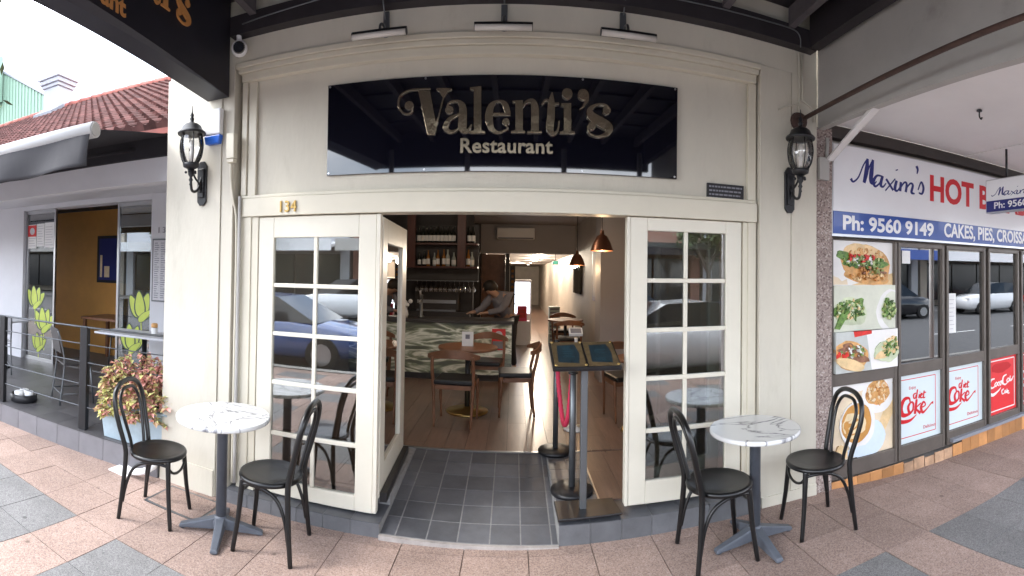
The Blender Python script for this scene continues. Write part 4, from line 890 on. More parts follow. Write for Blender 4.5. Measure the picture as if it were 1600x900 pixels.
# person working behind the bar, bent forward, back to the street
t = thing('person', 'person with dark hair and grey shirt bending over behind the bar', 'person', (-.12, 8.1, .15))
JN = {'pel': (-.08, 8.1, 1.0, .15, .12), 'wst': (-.11, 8.05, 1.13, .135, .11), 'cst': (-.19, 7.98, 1.31, .175, .13), 'nk0': (-.265, 7.93, 1.40, .08, .075), 'nk1': (-.31, 7.90, 1.435, .055, .055), 'hd0': (-.36, 7.88, 1.475, .085, .09), 'hd1': (-.40, 7.86, 1.53, .07, .075)}
ED = [('pel', 'wst'), ('wst', 'cst'), ('cst', 'nk0'), ('nk0', 'nk1'), ('nk1', 'hd0'), ('hd0', 'hd1')]
for s, k in ((-1, 'l'), (1, 'r')):
    ox, oy = .17 * s * .75, .17 * s * -.3
    JN.update({'sh' + k: (-.19 + ox, 7.97 + oy, 1.39, .07, .07), 'el' + k: (-.34 + ox * 1.3, 7.90 + oy, 1.16, .043, .043), 'wr' + k: (-.50 + ox * .8, 7.84 + oy, 1.12, .026, .03), 'hn' + k: (-.57 + ox * .7, 7.81 + oy, 1.11, .022, .034),
               'hp' + k: (-.08 + .09 * s, 8.1 - .02 * s, .96, .095, .095), 'kn' + k: (-.10 + .10 * s, 8.06 - .02 * s, .58, .06, .06), 'an' + k: (-.06 + .11 * s, 8.10, .22, .04, .04), 'to' + k: (-.10 + .12 * s, 7.93, .175, .03, .045)})
    ED += [('cst', 'sh' + k), ('sh' + k, 'el' + k), ('el' + k, 'wr' + k), ('wr' + k, 'hn' + k), ('pel', 'hp' + k), ('hp' + k, 'kn' + k), ('kn' + k, 'an' + k), ('an' + k, 'to' + k)]
    hx, hy, hz = JN['hn' + k][:3]
    for j, (dx, dy, ln) in enumerate(((-.8, -.55, .07), (-.92, -.35, .08), (-.97, -.15, .078), (-.98, .08, .06), (-.35, -.93 if s > 0 else .93, .05))):
        JN['f%s%d' % (k, j)] = (hx + dx * ln * .55, hy + dy * ln * .55, hz - .004, .010, .010); JN['g%s%d' % (k, j)] = (hx + dx * ln, hy + dy * ln, hz - .025, .008, .008)
        ED += [('hn' + k, 'f%s%d' % (k, j)), ('f%s%d' % (k, j), 'g%s%d' % (k, j))]
def skin_mesh(name, keys, edges, infl, mt, parent, root):
    ks = [k for k in keys]; me = bpy.data.meshes.new(name); inv = WORLD[parent.name].inverted()
    me.from_pydata([tuple(inv @ Vector(JN[k][:3])) for k in ks], [(ks.index(a), ks.index(b)) for a, b in edges], []); me.materials.append(M[mt])
    o = bpy.data.objects.new(name, me); COL.objects.link(o); o.parent = parent; WORLD[o.name] = WORLD[parent.name]
    sk = o.modifiers.new('skin', 'SKIN'); sk.use_smooth_shade = True
    lay = me.skin_vertices[0].data if me.skin_vertices else None
    if lay is None:
        bm = __import__('bmesh').new(); bm.from_mesh(me); bm.verts.layers.skin.verify(); bm.to_mesh(me); bm.free(); lay = me.skin_vertices[0].data
    for i, k in enumerate(ks):
        lay[i].radius = (JN[k][3] + infl, JN[k][4] + infl); lay[i].use_root = (k == root)
    ss = o.modifiers.new('smooth', 'SUBSURF'); ss.levels = 1; ss.render_levels = 1; return o
skin_mesh('body', list(JN), ED, 0, 'skin', t, 'pel')
top = ['pel', 'wst', 'cst', 'nk0', 'shl', 'shr', 'ell', 'elr', 'wrl', 'wrr']; skin_mesh('shirt', top, [e for e in ED if e[0] in top and e[1] in top], .018, 'grey shirt', t, 'pel')
leg = ['pel', 'hpl', 'hpr', 'knl', 'knr', 'anl', 'anr']; skin_mesh('trousers', leg, [e for e in ED if e[0] in leg and e[1] in leg], .012, 'dark trousers', t, 'pel')
m = MB(); m.sph((-.365, 7.895, 1.535), .112, 9, 1, 1, .95); m.sph((-.30, 7.94, 1.515), .07, 7); m.build('hair', 'dark hair', t)
m = MB(); m.sph((-.465, 7.85, 1.49), .016, 5); m.sph((-.455, 7.83, 1.515), .008, 4); m.sph((-.46, 7.875, 1.515), .008, 4); m.build('face_features', 'skin', t)
# ================================================================== BAKERY (right)
frame(2.42, 3.2, -5)
BY = lambda y: XZ(y)
bk = thing('bakery_building', 'bakery shopfront with brown aluminium windows and a pebbledash pier', 'building', (1.5, 0, -.1))
w = MB(); w.box(-.150, .0, -.035, .4, -.4, 2.93); w.build('pebble_pier', 'pebble dash', bk)
w = MB(); w.box(.0, 8.5, .06, .4, 2.04, 2.93); w.box(.0, 8.5, .1, .4, 2.98, 6.5); w.build('wall', 'render tan', bk)
w = MB(); w.box(.0, 8.5, -.03, .058, 2.872, 2.97); w.build('dark_strip', 'dark strip', bk)
w = MB(); w.box(.005, 8.5, -.01, .3, -.4, -.005); w.m = 1
rr = random.Random(6)
x = .012
while x < 5:
    wd = rr.choice((.125, .13, .135))
    if not .72 < x < 1.42: w.box(x, x + wd - .004, -.022, -.011, gz(2.6 + x) - .03, .085 if x > 1.5 else .055)
    else:
        w.m = 2; w.box(x, x + wd - .01, -.02 - rr.uniform(0, .006), -.011, gz(2.6 + x) - .03, rr.uniform(.02, .06)); w.m = 1
    x += wd
w.build('tiled_base', ['cement', 'orange tile', 'worn tile'], bk, bevel=.003)
w = MB(); w.box(1.40, 6.0, -.05, .02, .088, .118); w.build('sill', 'lead', bk)
def window(x0, x1, zl0, zl1, zu0, zu1, part):
    f_ = MB(); a, c = x0 - .03, x1 + .03
    f_.box(a, x0, -.005, .06, zl0 - .13, 2.04); f_.box(x1, c, -.005, .06, zl0 - .13, 2.04)
    f_.box(x0, x1, -.002, .058, zl0 - .13, zl0); f_.box(x0, x1, -.002, .058, zl1, zu0); f_.box(x0, x1, -.002, .058, zu1, 2.04)
    fr = f_.build('window_frame', 'bronze frame', bk, bevel=.003)
    g = MB(); g.box(x0 + .001, x1 - .001, .030, .036, zu0, zu1); g.build('pane', 'shop glass', fr)
    g = MB(); g.box(x0 + .001, x1 - .001, .030, .036, zl0, zl1); g.build('lower_panel', 'bronze frame', fr)
XW = [(.035, .69), (.765, 1.30), (1.392, 1.94), (2.05, 2.56), (2.67, 3.2), (3.31, 3.85)]
for i, (a, c) in enumerate(XW): window(a, c, .19, .82, .93, 2.0 if i else 2.035, None)
w = MB(); w.box(4.0, 8.5, -.005, .06, .06, 2.04); w.build('plain_panel', 'bronze frame', bk)
w = MB(); w.box(0, 8.5, 3.6, 3.7, -.3, 2.93); w.box(.0, .05, .4, 3.6, -.3, 2.93); w.build('inner_wall', 'room grey', bk)
w = MB(); w.box(0.05, 8.5, .31, 3.6, -.2, .02); w.build('inner_floor', 'room grey', bk)
w = MB(); w.box(0, 8.5, .4, 3.7, 2.94, 2.98); w.build('inner_ceiling', 'room grey', bk)
m = MB(); m.box(.75, 3.8, .9, 1.5, .02, .9); m.m = 1; m.box(.75, 3.8, .88, 1.5, .902, 1.25); m.build('bakery_counter', ['room beige', 'pale green plastic'], label='pale serving counter inside the bakery window', cat='counter')
t = thing('stool', 'teal tub stool standing inside the second bakery window', 'stool', (1.62, .45, .02))
m = MB(); m.lathe([(.16, .5), (.20, .55), (.22, .95), (.205, .95), (.19, .6), (.001, .58)], (1.65, .5, .02), 20); m.build('seat', 'teal', t)
m = MB(); m.lathe([(.18, 0), (.18, .02), (.03, .04), (.03, .5)], (1.65, .5, .02), 16); m.build('pedestal', 'steel', t)
m = MB(); m.box(1.40, 1.52, .022, .028, 1.16, 1.56); m.m = 1
for k in range(8): m.box(1.425, 1.475 + .02 * (k % 2), .0205, .0222, 1.20 + k * .042, 1.206 + k * .042)
m.build('window_notice', ['paper white', 'paper grey'], label='tall white paper list taped in the second bakery window', cat='notice')
m = MB(); m.box(.80, .90, .022, .028, 1.85, 1.97); m.build('window_notice', 'paper white', label='small white sticker at the top of the first bakery window', cat='notice')

# sign band
t = thing('bakery_sign', 'long white and blue bakery fascia sign with script and red lettering', 'sign', (2.0, -.03, 2.06))
m = MB(); m.box(0.0, 5.0, -.028, .055, 2.06, 2.83); m.build('backing', 'steel', t)
m = MB(); m.box(.014, 4.99, -.036, -.029, 2.268, 2.818); m.build('upper_panel', 'sign white', t)
m = MB(); m.box(.014, 4.99, -.036, -.029, 2.082, 2.266); m.build('lower_panel', 'sign blue', t)
sm = lambda u, v, w: (u, -.0365 - w, v)
m = MB()
for i, (p, wd) in enumerate(MAX): m.stroke(p, [q * 1.35 for q in wd], sm, .001 + i * .00012)
m.build('script_lettering', 'sign navy', t)
m = MB()
m.text('HOT BREAD', lambda u, v, w: (1.09 + u, -.0365 - w, 2.465 + v), .335, .0015, bold=.035, xs=.88, sp=1.02); m.build('red_lettering', 'sign red', t)
m = MB(); m.text('Ph: 9560 9149', lambda u, v, w: (.10 + u, -.0365 - w, 2.12 + v), .165, .0015, bold=.032, xs=1.10); m.build('phone_lettering', 'sign white', t); m = MB(); m.text('CAKES, PIES, CROISSANTS', lambda u, v, w: (1.29 + u, -.0365 - w, 2.125 + v), .185, .0015, bold=.028, xs=.79); m.build('product_lettering', 'sign white', t)
t = thing('hanging_sign', 'small white and blue sign hung crosswise under the bakery canopy', 'sign', (1.5, -.9, 2.34))
m = MB(); m.box(1.5, 1.58, -1.75, -.40, 2.335, 2.655); m.build('box', 'steel', t)
hm = lambda u, v, w: (1.498 - w, u, v)
m = MB(); m.box(1.494, 1.499, -1.74, -.41, 2.45, 2.645); m.build('upper_panel', 'sign white', t)
m = MB(); m.box(1.494, 1.499, -1.74, -.41, 2.345, 2.448); m.build('lower_panel', 'sign navy', t)
m = MB()
for i, (p, wd) in enumerate(MAX): m.stroke([(-.42 - (x - .1) * .62, (z - 2.4) * .36 + 2.46 - .012) for x, z in p], [q * .55 for q in wd], lambda u, v, w: (1.4935 - w, u, v), .001 + i * .0001)
m.build('script_lettering', 'sign navy', t)
m = MB(); m.text('Ph: 9560 9149', lambda u, v, w: (1.4935 - w, -.50 - u, 2.372 + v), .085, .001, bold=.02, xs=1.3); m.build('white_lettering', 'sign white', t)
for y in (-.62, -1.55):
    m = MB(); m.tube([(1.54, y, 2.655), (1.54, y, 2.93)], .012, 8); m.build('hanger', 'black metal', t)

# posters and drink placards
mf = BY(.0295)
class Poster:
    def __init__(s, x0, x1, z0, z1, base):
        s.b = MB(); s.mats = [base]; s.d = .0012; s.R = (x0, x1, z0, z1); s.b.box(x0, x1, .0285, .0298, z0, z1); s.y = .0285
    def mt(s, n):
        if n not in s.mats: s.mats.append(n)
        s.b.m = s.mats.index(n); s.d += .00022; return s.d
    def blob(s, mn, c, r, ry=None, **k): d = s.mt(mn); s.b.blob(c, r, s.clip, d, ry=ry, **k)
    def clip(s, u, v, w): a = s.R; return (min(max(u, a[0]), a[1]), .0295 - w, min(max(v, a[2]), a[3]))
    def poly(s, n, p): d = s.mt(n); s.b.prism(p, s.clip, d)
    def stroke(s, n, p, w): d = s.mt(n); s.b.stroke(p, w, BY(.0295), d)
    def done(s, label): return s.b.build('poster', s.mats, label=label, cat='poster')
rr = random.Random(12)
def bits(P, n, names, cx, cz, rx, rz, r0, r1):
    for k in range(n):
        a, q = rr.uniform(0, 6.28), rr.random() ** .5; P.blob(rr.choice(names), (cx + rx * q * math.cos(a), cz + rz * q * math.sin(a)), rr.uniform(r0, r1), rr.uniform(r0, r1) * .7, n=10, j=.5, seed=k, rot=rr.uniform(0, 3))
P = Poster(.036, .689, .932, 2.033, 'print white')
P.poly('print cream', [(.036, 1.66), (.20, 1.66), (.12, 2.033), (.036, 2.033)]); P.blob('print white', (.14, 1.9), .13, .22, seed=3, n=20)
P.poly('print bun light', [(.24, 1.655), (.689, 1.655), (.689, 1.76), (.42, 1.70)])
P.blob('print bun', (.40, 1.83), .27, .17, seed=5, j=.05, rot=-.15); P.blob('print bun light', (.38, 1.90), .235, .105, seed=6, j=.06, rot=-.2)
P.blob('print green', (.35, 1.855), .235, .075, seed=8, j=.3, rot=-.15, n=40); P.blob('print meat', (.44, 1.775), .16, .045, seed=9, j=.3, rot=-.1); P.blob('print bun', (.40, 1.725), .245, .062, seed=10, j=.05, rot=-.12)
bits(P, 40, ['print crust', 'print bun light', 'print bun'], .40, 1.92, .20, .05, .008, .022); bits(P, 75, ['print lime', 'print green', 'print dark green', 'print olive', 'print white'], .36, 1.86, .22, .055, .007, .02); bits(P, 12, ['print chilli'], .32, 1.89, .15, .035, .010, .022); bits(P, 30, ['print crust', 'print bun light', 'print bun'], .40, 1.725, .21, .03, .008, .02); bits(P, 20, ['print meat', 'print crust', 'print olive'], .44, 1.78, .14, .03, .008, .02)
P.poly('print plate', [(.036, 1.27), (.689, 1.27), (.689, 1.652), (.036, 1.652)]); P.blob('print salad bg', (.2, 1.43), .17, .12, seed=11); P.blob('print white', (.64, 1.42), .16, .20, seed=13, j=.05); P.blob('print plate', (.66, 1.43), .13, .17, seed=13, j=.05)
P.blob('print green', (.19, 1.45), .15, .085, seed=14, j=.4, n=40); bits(P, 90, ['print green', 'print lime', 'print salad bg', 'print bun light', 'print dark green', 'print olive'], .19, 1.45, .145, .08, .007, .022); P.poly('print green', [(.04, 1.30), (.08, 1.29), (.16, 1.40), (.10, 1.43)])
bits(P, 55, ['print green', 'print lime', 'print dark green', 'print olive'], .60, 1.44, .075, .085, .007, .02)
P.poly('print grey plate', [(.036, .932), (.689, .932), (.689, 1.268), (.036, 1.268)]); P.poly('print white', [(.40, .932), (.689, .932), (.689, 1.268), (.34, 1.268)]); P.poly('print chilli', [(.22, 1.22), (.40, 1.24), (.40, 1.268), (.21, 1.268)])
P.blob('print bun', (.19, 1.07), .175, .12, seed=15, j=.07, rot=-.35); P.blob('print meat', (.21, 1.09), .14, .07, seed=16, j=.3, rot=-.35); bits(P, 60, ['print grey plate', 'print green', 'print meat', 'print white', 'print olive', 'print crust'], .21, 1.10, .13, .055, .007, .018); bits(P, 8, ['print chilli'], .09, 1.07, .05, .03, .014, .026); P.blob('print bun light', (.17, 1.0), .15, .045, seed=17, rot=-.3, j=.06)
P.blob('print salad bg', (.56, 1.08), .13, .10, seed=18); P.blob('print bun light', (.52, 1.06), .10, .035, seed=19, rot=.3); bits(P, 60, ['print green', 'print lime', 'print bun light', 'print dark green', 'print olive'], .59, 1.12, .085, .09, .006, .02)
P.done('tall food poster of filled rolls and salads in the bakery window')
P = Poster(.036, .689, .192, .818, 'print cream')
P.poly('print bun light', [(.45, .30), (.62, .60), (.689, .66), (.689, .50), (.56, .30)]); P.poly('print white', [(.036, .72), (.689, .78), (.689, .818), (.036, .818)])
P.blob('print white', (.53, .69), .18, .16, seed=2, j=.03); P.blob('print bun', (.52, .71), .13, .115, seed=3, j=.08); bits(P, 60, ['print bun light', 'print cream', 'print bun', 'print crust'], .52, .71, .115, .1, .007, .024)
P.blob('print cup', (.40, .33), .19, .17, seed=4, j=.04); P.blob('print white', (.30, .47), .185, .20, seed=5, j=.03); P.blob('print coffee', (.285, .485), .158, .165, seed=6, j=.03); P.blob('print foam', (.26, .47), .115, .11, seed=7, j=.15); P.blob('print coffee', (.245, .46), .085, .075, seed=8, j=.2)
for a, c in (((.20, .50), (.28, .56)), ((.20, .45), (.30, .50)), ((.22, .41), (.31, .45))): P.stroke('print foam', [a, ((a[0] + c[0]) / 2, a[1] + .01), c], [.012, .03, .012])
P.blob('print cup', (.33, .24), .15, .045, seed=9, j=.05); P.blob('print bun light', (.13, .26), .06, .06, seed=10)
P.done('poster of a coffee cup and pastry in the lowest bakery window panel')
def placard(i, label):
    a, c = XW[i]; P = Poster(a + .002, c - .002, .192, .818, 'poster pale blue'); dx = a - XW[1][0]
    for (q, z) in ((.02, .012), ): pass
    x0, x1, z0, z1 = a + .0, c - .07, .245, .775
    for p in ([(x0 + .005, z1), (x1, z1)], [(x1, z1), (x1, z0)], [(x1, z0), (x0 + .005, z0)]): P.stroke('sign red', p, [.007, .007])
    for p, w_ in COKE: P.stroke('sign red', [(x + dx, z) for x, z in p], [q * 1.25 for q in w_])
    P.b.m = P.mats.index('sign red'); P.b.text('Delicious', lambda u, v, w: (x0 + .30 + u, .0285 - .0013 - w, .283 + v), .045, .001)
    P.b.text('Enjoy', lambda u, v, w: (x0 + .12 + u, .0285 - .0013 - w, .68 + v), .04, .001)
    P.done(label)
placard(1, 'white and red soft drink placard below the first bakery window')
placard(2, 'white and red soft drink placard below the second bakery window')
def red_placard(i, label):
    a, c = XW[i]; P = Poster(a + .002, c - .002, .192, .818, 'poster red'); dx = a - XW[3][0] + .09
    x0, x1, z0, z1 = a + .004, c - .035, .23, .785
    for p in ([(x0, z1), (x1, z1)], [(x1, z1), (x1, z0)], [(x1, z0), (x0, z0)]): P.stroke('print white', p, [.012, .012])
    P.blob('poster dark red', ((a + c) / 2 - .03, .70), .17, .06, seed=4)
    for p, w_ in COLA: P.stroke('print white', [(x + dx, z) for x, z in p], [q * 1.2 for q in w_])
    P.done(label)
red_placard(3, 'red and white soft drink placard below the third bakery window')
red_placard(4, 'red and white soft drink placard below the fourth bakery window')
# bakery canopy
t = thing('bakery_canopy', 'flat white canopy ceiling over the pavement outside the bakery', 'canopy', (2.5, -2, -.06))
m = MB(); m.hexa([(.255, -3.6, 2.972), (7.5, -3.6, 2.972), (7.5, -.032, 2.972), (-.065, -.032, 2.972), (.255, -3.6, 3.08), (7.5, -3.6, 3.08), (7.5, -.032, 3.08), (-.065, -.032, 3.08)]); m.build('soffit', 'white paint', t)
for x in (1.6, 3.6, 5.6):
    m = MB(); m.box(x - .012, x + .012, -3.58, -.04, 2.962, 2.971); m.build('cover_strip', 'white paint', t)
m = MB(); m.box(.14, 7.5, -2.0, -1.97, 2.960, 2.9705); m.build('cross_strip', 'white paint', t)
m = MB(); m.box(.28, 7.5, -3.7, -3.61, 2.92, 3.3); m.build('fascia_board', 'sign white', t)
m = MB(); m.hexa([(-.075, -.04, 2.66), (-.02, -.04, 2.66), (-.02, -.09, 2.66), (-.075, -.09, 2.66), (-.075, -.76, 2.93), (-.02, -.76, 2.93), (-.02, -.76, 2.968), (-.075, -.76, 2.968)])
m.build('diagonal_brace', 'white paint', t)
for x in (1.0, 4.5):
    m = MB(); m.tube([(x, -3.4, -.06), (x, -3.4, 2.97)], .05, 12); m.build('post', 'white paint', t)
m = MB(); m.tube(cr([(.64, -1.05, 2.955), (.64, -1.05, 2.92), (.66, -1.05, 2.905), (.67, -1.05, 2.92)], 4), .006, 6); m.tube([(.64, -1.05, 2.958), (.64, -1.05, 2.966)], .022, 10); m.build('ceiling_hook', 'black metal', label='small black hook screwed into the white bakery soffit', cat='hook')
m = MB(); m.box(-.14, -.05, -.075, -.036, 2.50, 2.68); m.tube([(-.06, -.05, 2.68), (-.05, -.045, 2.85)], .015, 8); m.build('meter_box', 'grey paint', label='small grey box on top of the pebbledash pier under the brace', cat='box')

# ================================================================== CAFE (left)
frame(-2.7, 3.12, 8)
b = MB(); b.box(-8, -.02, .012, 2.2, -.3, .145); b.m = 1; x = -.02; rr = random.Random(2)
while x > -5: b.box(x - .295, x, 0, .011, -.2, .142); x -= .3
b.m = 2
for i in range(18):
    for j in range(7): b.box(-.022 - .3 * i - .297, -.022 - .3 * i, .0 + .3 * j, .0 + .3 * j + .297, .146, .152)
b.build('terrace', ['grout', 'edge tile', 'cafe tile'], kind='structure')
cf = thing('cafe_building', 'single storey white cafe with terracotta tiled roof and a recessed verandah', 'building', (-3, 2, .15))
w = MB(); w.box(-8, -4.12, 2.0, 2.25, -.3, 2.95); w.box(-1.50, .3, 2.0, 2.25, -.3, 2.95); w.box(-4.118, -1.502, 2.0, 2.25, 2.66, 2.95); w.build('wall', 'cafe white', cf)
w = MB(); w.box(-8, .0, .2, .32, 2.50, 2.72); w.box(-8, -.01, .322, 1.998, 2.735, 2.80); w.build('verandah_soffit', 'cafe white', cf)
w = MB(); w.box(-8, .0, .18, .24, 2.725, 2.90); w.build('fascia', 'awning dark', cf)  # beam in shadow; the shade is put into its dark colour
# tiled roof: one mesh of overlapping tile courses
EY, EZ, RY, RZ = .05, 2.93, 3.8, 5.0
ln = math.hypot(RY - EY, RZ - EZ); uy, uz = (RY - EY) / ln, (RZ - EZ) / ln
rf = MB(); nC = 26; nT = 74; tw = .13
for i in range(nC):
    for k in range(nT):
        x1 = .0 - k * tw; s0 = i * ln / nC; s1 = s0 + ln / nC + .03; pts = []
        for h, s in ((.05, s0), (.018, s1)):
            for f_, zz in ((0, .012), (.14, .03), (.28, .036), (.42, .03), (.56, .006), (.8, 0), (1, .006)):
                n_ = h + zz; pts.append((x1 - f_ * tw, EY + uy * s - uz * n_, EZ + uz * s + uy * n_))
        rf.add(pts, [(j, j + 1, j + 8, j + 7) for j in range(6)])
        rf.add([pts[0], pts[1], pts[2], pts[3], pts[4], pts[5], pts[6], (x1 - tw, EY + uy * s0, EZ + uz * s0), (x1, EY + uy * s0, EZ + uz * s0)], [(0, 1, 2, 3, 4, 5, 6, 7, 8)])
roof = rf.build('roof', 'roof tile', cf)
m = MB(); m.hexa([(-9.7, EY, EZ - .05), (0, EY, EZ - .05), (0, RY, RZ - .05), (-9.7, RY, RZ - .05), (-9.7, EY, EZ), (0, EY, EZ), (0, RY, RZ), (-9.7, RY, RZ)]); m.hexa([(-9.7, 7.6, EZ - .05), (0, 7.6, EZ - .05), (0, RY + .01, RZ - .05), (-9.7, RY + .01, RZ - .05), (-9.7, 7.6, EZ), (0, 7.6, EZ), (0, RY + .01, RZ), (-9.7, RY + .01, RZ)]); m.build('roof_deck', 'roof ridge', roof)
m = MB(); x = 0
while x > -9.6: m.tube([(x, RY, RZ + .045), (x - .30, RY, RZ + .055)], [.075, .085], 10); x -= .30
m.build('ridge', 'roof ridge', roof)
ch = MB(); cx, cy = -5.13, 3.75
ch.box(cx - .215, cx + .215, cy - .215, cy + .215, 4.6, 5.44); 
for h0, h1, e in ((5.44, 5.51, .245), (5.512, 5.60, .28), (5.602, 5.68, .31), (5.682, 5.75, .26), (5.752, 5.85, .215)): ch.box(cx - e, cx + e, cy - e, cy + e, h0, h1)
cho = ch.build('chimney', 'chimney render', roof, bevel=.01)
m = MB(); m.hexa([(cx - .27, cy - .45, 4.78), (cx + .27, cy - .45, 4.78), (cx + .27, cy - .1, 4.97), (cx - .27, cy - .1, 4.97), (cx - .27, cy - .45, 4.86), (cx + .27, cy - .45, 4.86), (cx + .27, cy - .1, 5.07), (cx - .27, cy - .1, 5.07)]); m.build('flashing', 'lead', cho)
# interior behind the glass
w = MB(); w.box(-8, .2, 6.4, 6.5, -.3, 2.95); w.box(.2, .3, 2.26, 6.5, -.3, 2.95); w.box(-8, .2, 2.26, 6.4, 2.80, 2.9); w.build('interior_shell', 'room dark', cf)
w = MB(); w.box(-7.9, -2.3, 3.4, 3.5, .15, 2.78); w.build('mustard_wall', 'mustard wall', cf)
w = MB(); w.box(-8, .2, 2.2, 6.4, -.2, .148); w.build('interior_floor', 'cafe tile', cf)
def glass_door(x0, x1, papers):
    f_ = MB(); f_.box(x0, x1, 2.06, 2.10, 2.60, 2.655); f_.box(x0, x1, 2.06, 2.10, .15, .20); f_.box(x0, x0 + .035, 2.06, 2.10, .202, 2.598); f_.box(x1 - .035, x1, 2.06, 2.10, .202, 2.598)
    d = f_.build('sliding_door', 'steel', cf)
    g = MB(); g.box(x0 + .036, x1 - .036, 2.077, 2.085, .202, 2.598); g.build('glass', 'shop glass', d); return d
d1 = glass_door(-4.115, -3.40, 1); d2 = glass_door(-2.13, -1.505, 0)
def tulip(mb, x, z, s, lean=0):
    mf = XZ(2.076)
    mb.m = 1; mb.stroke([(x + .02, z - .62 * s), (x + .01, z - .3 * s), (x, z - .1 * s)], [.02 * s, .025 * s, .02 * s], mf, .001)
    e = [0.0012]
    def petal(cx, cz, rx, rz, rot, mi):
        e[0] += .0003; mb.m = mi
        pts = [(rx * math.cos(a) * (1 - .35 * math.sin(a)), rz * math.sin(a)) for a in [2 * math.pi * k / 20 for k in range(20)]]
        mb.prism([(x + (cx + u * math.cos(rot) - v * math.sin(rot)) * s, z + (cz + u * math.sin(rot) + v * math.cos(rot)) * s) for u, v in pts], mf, e[0])
    for c_, r_, ro in (((-.16, .10), (.105, .24), .5), ((.20, .06), (.10, .25), -.75), ((.10, .13), (.105, .26), -.3), ((-.03, .15), (.11, .26), .1)):
        petal(*c_, r_[0] * 1.3, r_[1] * 1.1, ro, 2); petal(*c_, r_[0], r_[1], ro, 0 if ro > -.5 else 0)
    petal(.10, -.08, .075, .2, -.9, 2); petal(.10, -.08, .065, .19, -.9, 0)
m = MB(); tulip(m, -3.88, 1.13, .62); tulip(m, -3.66, .76, .68); tulip(m, -3.78, .40, .5); m.build('flower_decal', ['tulip green', 'tulip green', 'tulip dark'], d1)
m = MB(); tulip(m, -1.70, 1.12, .68); tulip(m, -1.86, .66, .66); m.build('flower_decal', ['tulip green', 'tulip green', 'tulip dark'], d2)
for x0, x1, z0, z1, lb, red in ((-4.06, -3.85, 2.02, 2.42, 'red and grey paper notice on the cafe glass door farther from the pier', 1), (-3.84, -3.66, 2.05, 2.43, 'white middle paper notice on the cafe glass door farther from the pier', 0), (-3.65, -3.43, 2.03, 2.44, 'white paper notice nearest the opening on the farther cafe glass door', 0)):
    m = MB(); m.box(x0, x1, 2.054, 2.059, z0, z1)
    m.m = 1
    for k in range(8): m.box(x0 + .02, x1 - .02 - .02 * (k % 3), 2.0532, 2.054, z0 + .04 + k * .042, z0 + .05 + k * .042)
    if red: m.m = 2; m.box(x0 + .001, x1 - .001, 2.0525, 2.0532, z0 + .2, z1 - .01); m.m = 1; m.disc(((x0 + x1) / 2, z0 + .29), .06, XZ(2.0524), .001)
    m.build('paper_notice', ['paper white', 'paper grey', 'red print'], label=lb, cat='notice')
t = thing('menu_board', 'framed paper menu on the white cafe wall beside the cream pier', 'menu', (-1.25, 1.99, 1.4))
m = MB(); m.box(-1.46, -1.12, 1.975, 1.998, 1.28, 2.12); m.build('frame', 'dark steel', t)
m = MB(); m.box(-1.44, -1.14, 1.972, 1.975, 1.30, 2.10); m.m = 1
for k in range(26):
    z = 1.33 + k * .029
    for x in (-1.42, -1.32, -1.22): m.box(x, x + random.Random(k + int(x * 100)).uniform(.04, .08), 1.9708, 1.972, z, z + .012)
m.build('print', ['paper grey', 'print grey'], t)
m = MB(); m.text('132', lambda u, v, w: (-1.40 + u, 1.998 - w, 2.20 + v), .11, .008, sp=1.5); m.build('house_number', 'print grey', label='dark house number 132 on the white cafe wall above the menu', cat='number')
t = thing('wall_art', 'dark framed picture on the mustard wall inside the cafe', 'picture', (-3.1, 3.4, 1.45))
m = MB(); m.box(-3.63, -2.95, 3.37, 3.398, 1.45, 2.30); m.build('frame', 'black metal', t)
m = MB(); m.box(-3.58, -3.0, 3.365, 3.37, 1.5, 2.25); m.m = 1; m.box(-3.55, -3.5, 3.362, 3.365, 1.55, 1.95); m.box(-3.45, -3.33, 3.362, 3.365, 1.55, 1.75); m.build('print', ['sign navy', 'print foam'], t)
for i, (x, lb) in enumerate(((-1.86, 'warm glowing bulb lowest in the cafe window reflection zone'), )): pass
t = thing('terrace_railing', 'black post and steel wire railing along the cafe terrace edge', 'railing', (-2.2, .06, .15))
for x in (-.92, -2.18, -3.5):
    m = MB(); m.box(x - .045, x + .045, .035, .085, .152, 1.14); m.build('post', 'black metal', t, bevel=.003)
for z in (1.13, .965, .79, .575, .36):
    m = MB(); m.tube([(-5, .06, z), (.0, .06, z + .01)], .010 if z > 1 else .006, 8); m.build('rail', 'dark steel', t)
# awning
t = thing('awning', 'rolled out charcoal awning with a white front tube over the cafe terrace', 'awning', (-2, .2, 2.7))
m = MB(); m.tube([(-5.2, -.66, 2.80), (-.215, -.66, 2.765)], .062, 16); m.build('front_tube', 'tube white', t)
m = MB(); m.tube([(-.213, -.66, 2.765), (-.205, -.66, 2.765)], .05, 16); m.build('end_cap', 'grey paint', t)
rows = []; vs = []; nx, nz = 60, 8
for j in range(nz + 1):
    for i in range(nx + 1):
        x = -5.1 + i * (4.87 / nx); f_ = j / nz; z = 2.745 - f_ * .265; vs.append((x, -.70 + .045 * f_ * math.sin(x * 6.3 + 1.2 * f_) + .03 * f_ * math.sin(x * 2.7), z + .01 * math.sin(x * 1.9) * f_))
m = MB(); m.add(vs, [(j * (nx + 1) + i, j * (nx + 1) + i + 1, (j + 1) * (nx + 1) + i + 1, (j + 1) * (nx + 1) + i) for j in range(nz) for i in range(nx)], True); vl = m.build('valance', 'awning fabric', t); md = vl.modifiers.new('thick', 'SOLIDIFY'); md.thickness = .003
m = MB(); m.hexa([(-5.1, -.66, 2.79), (-.23, -.66, 2.765), (-.02, .22, 2.90), (-5.1, .22, 2.92), (-5.1, -.66, 2.795), (-.23, -.66, 2.77), (-.02, .22, 2.905), (-5.1, .22, 2.925)]); m.build('fabric', 'awning dark', t)
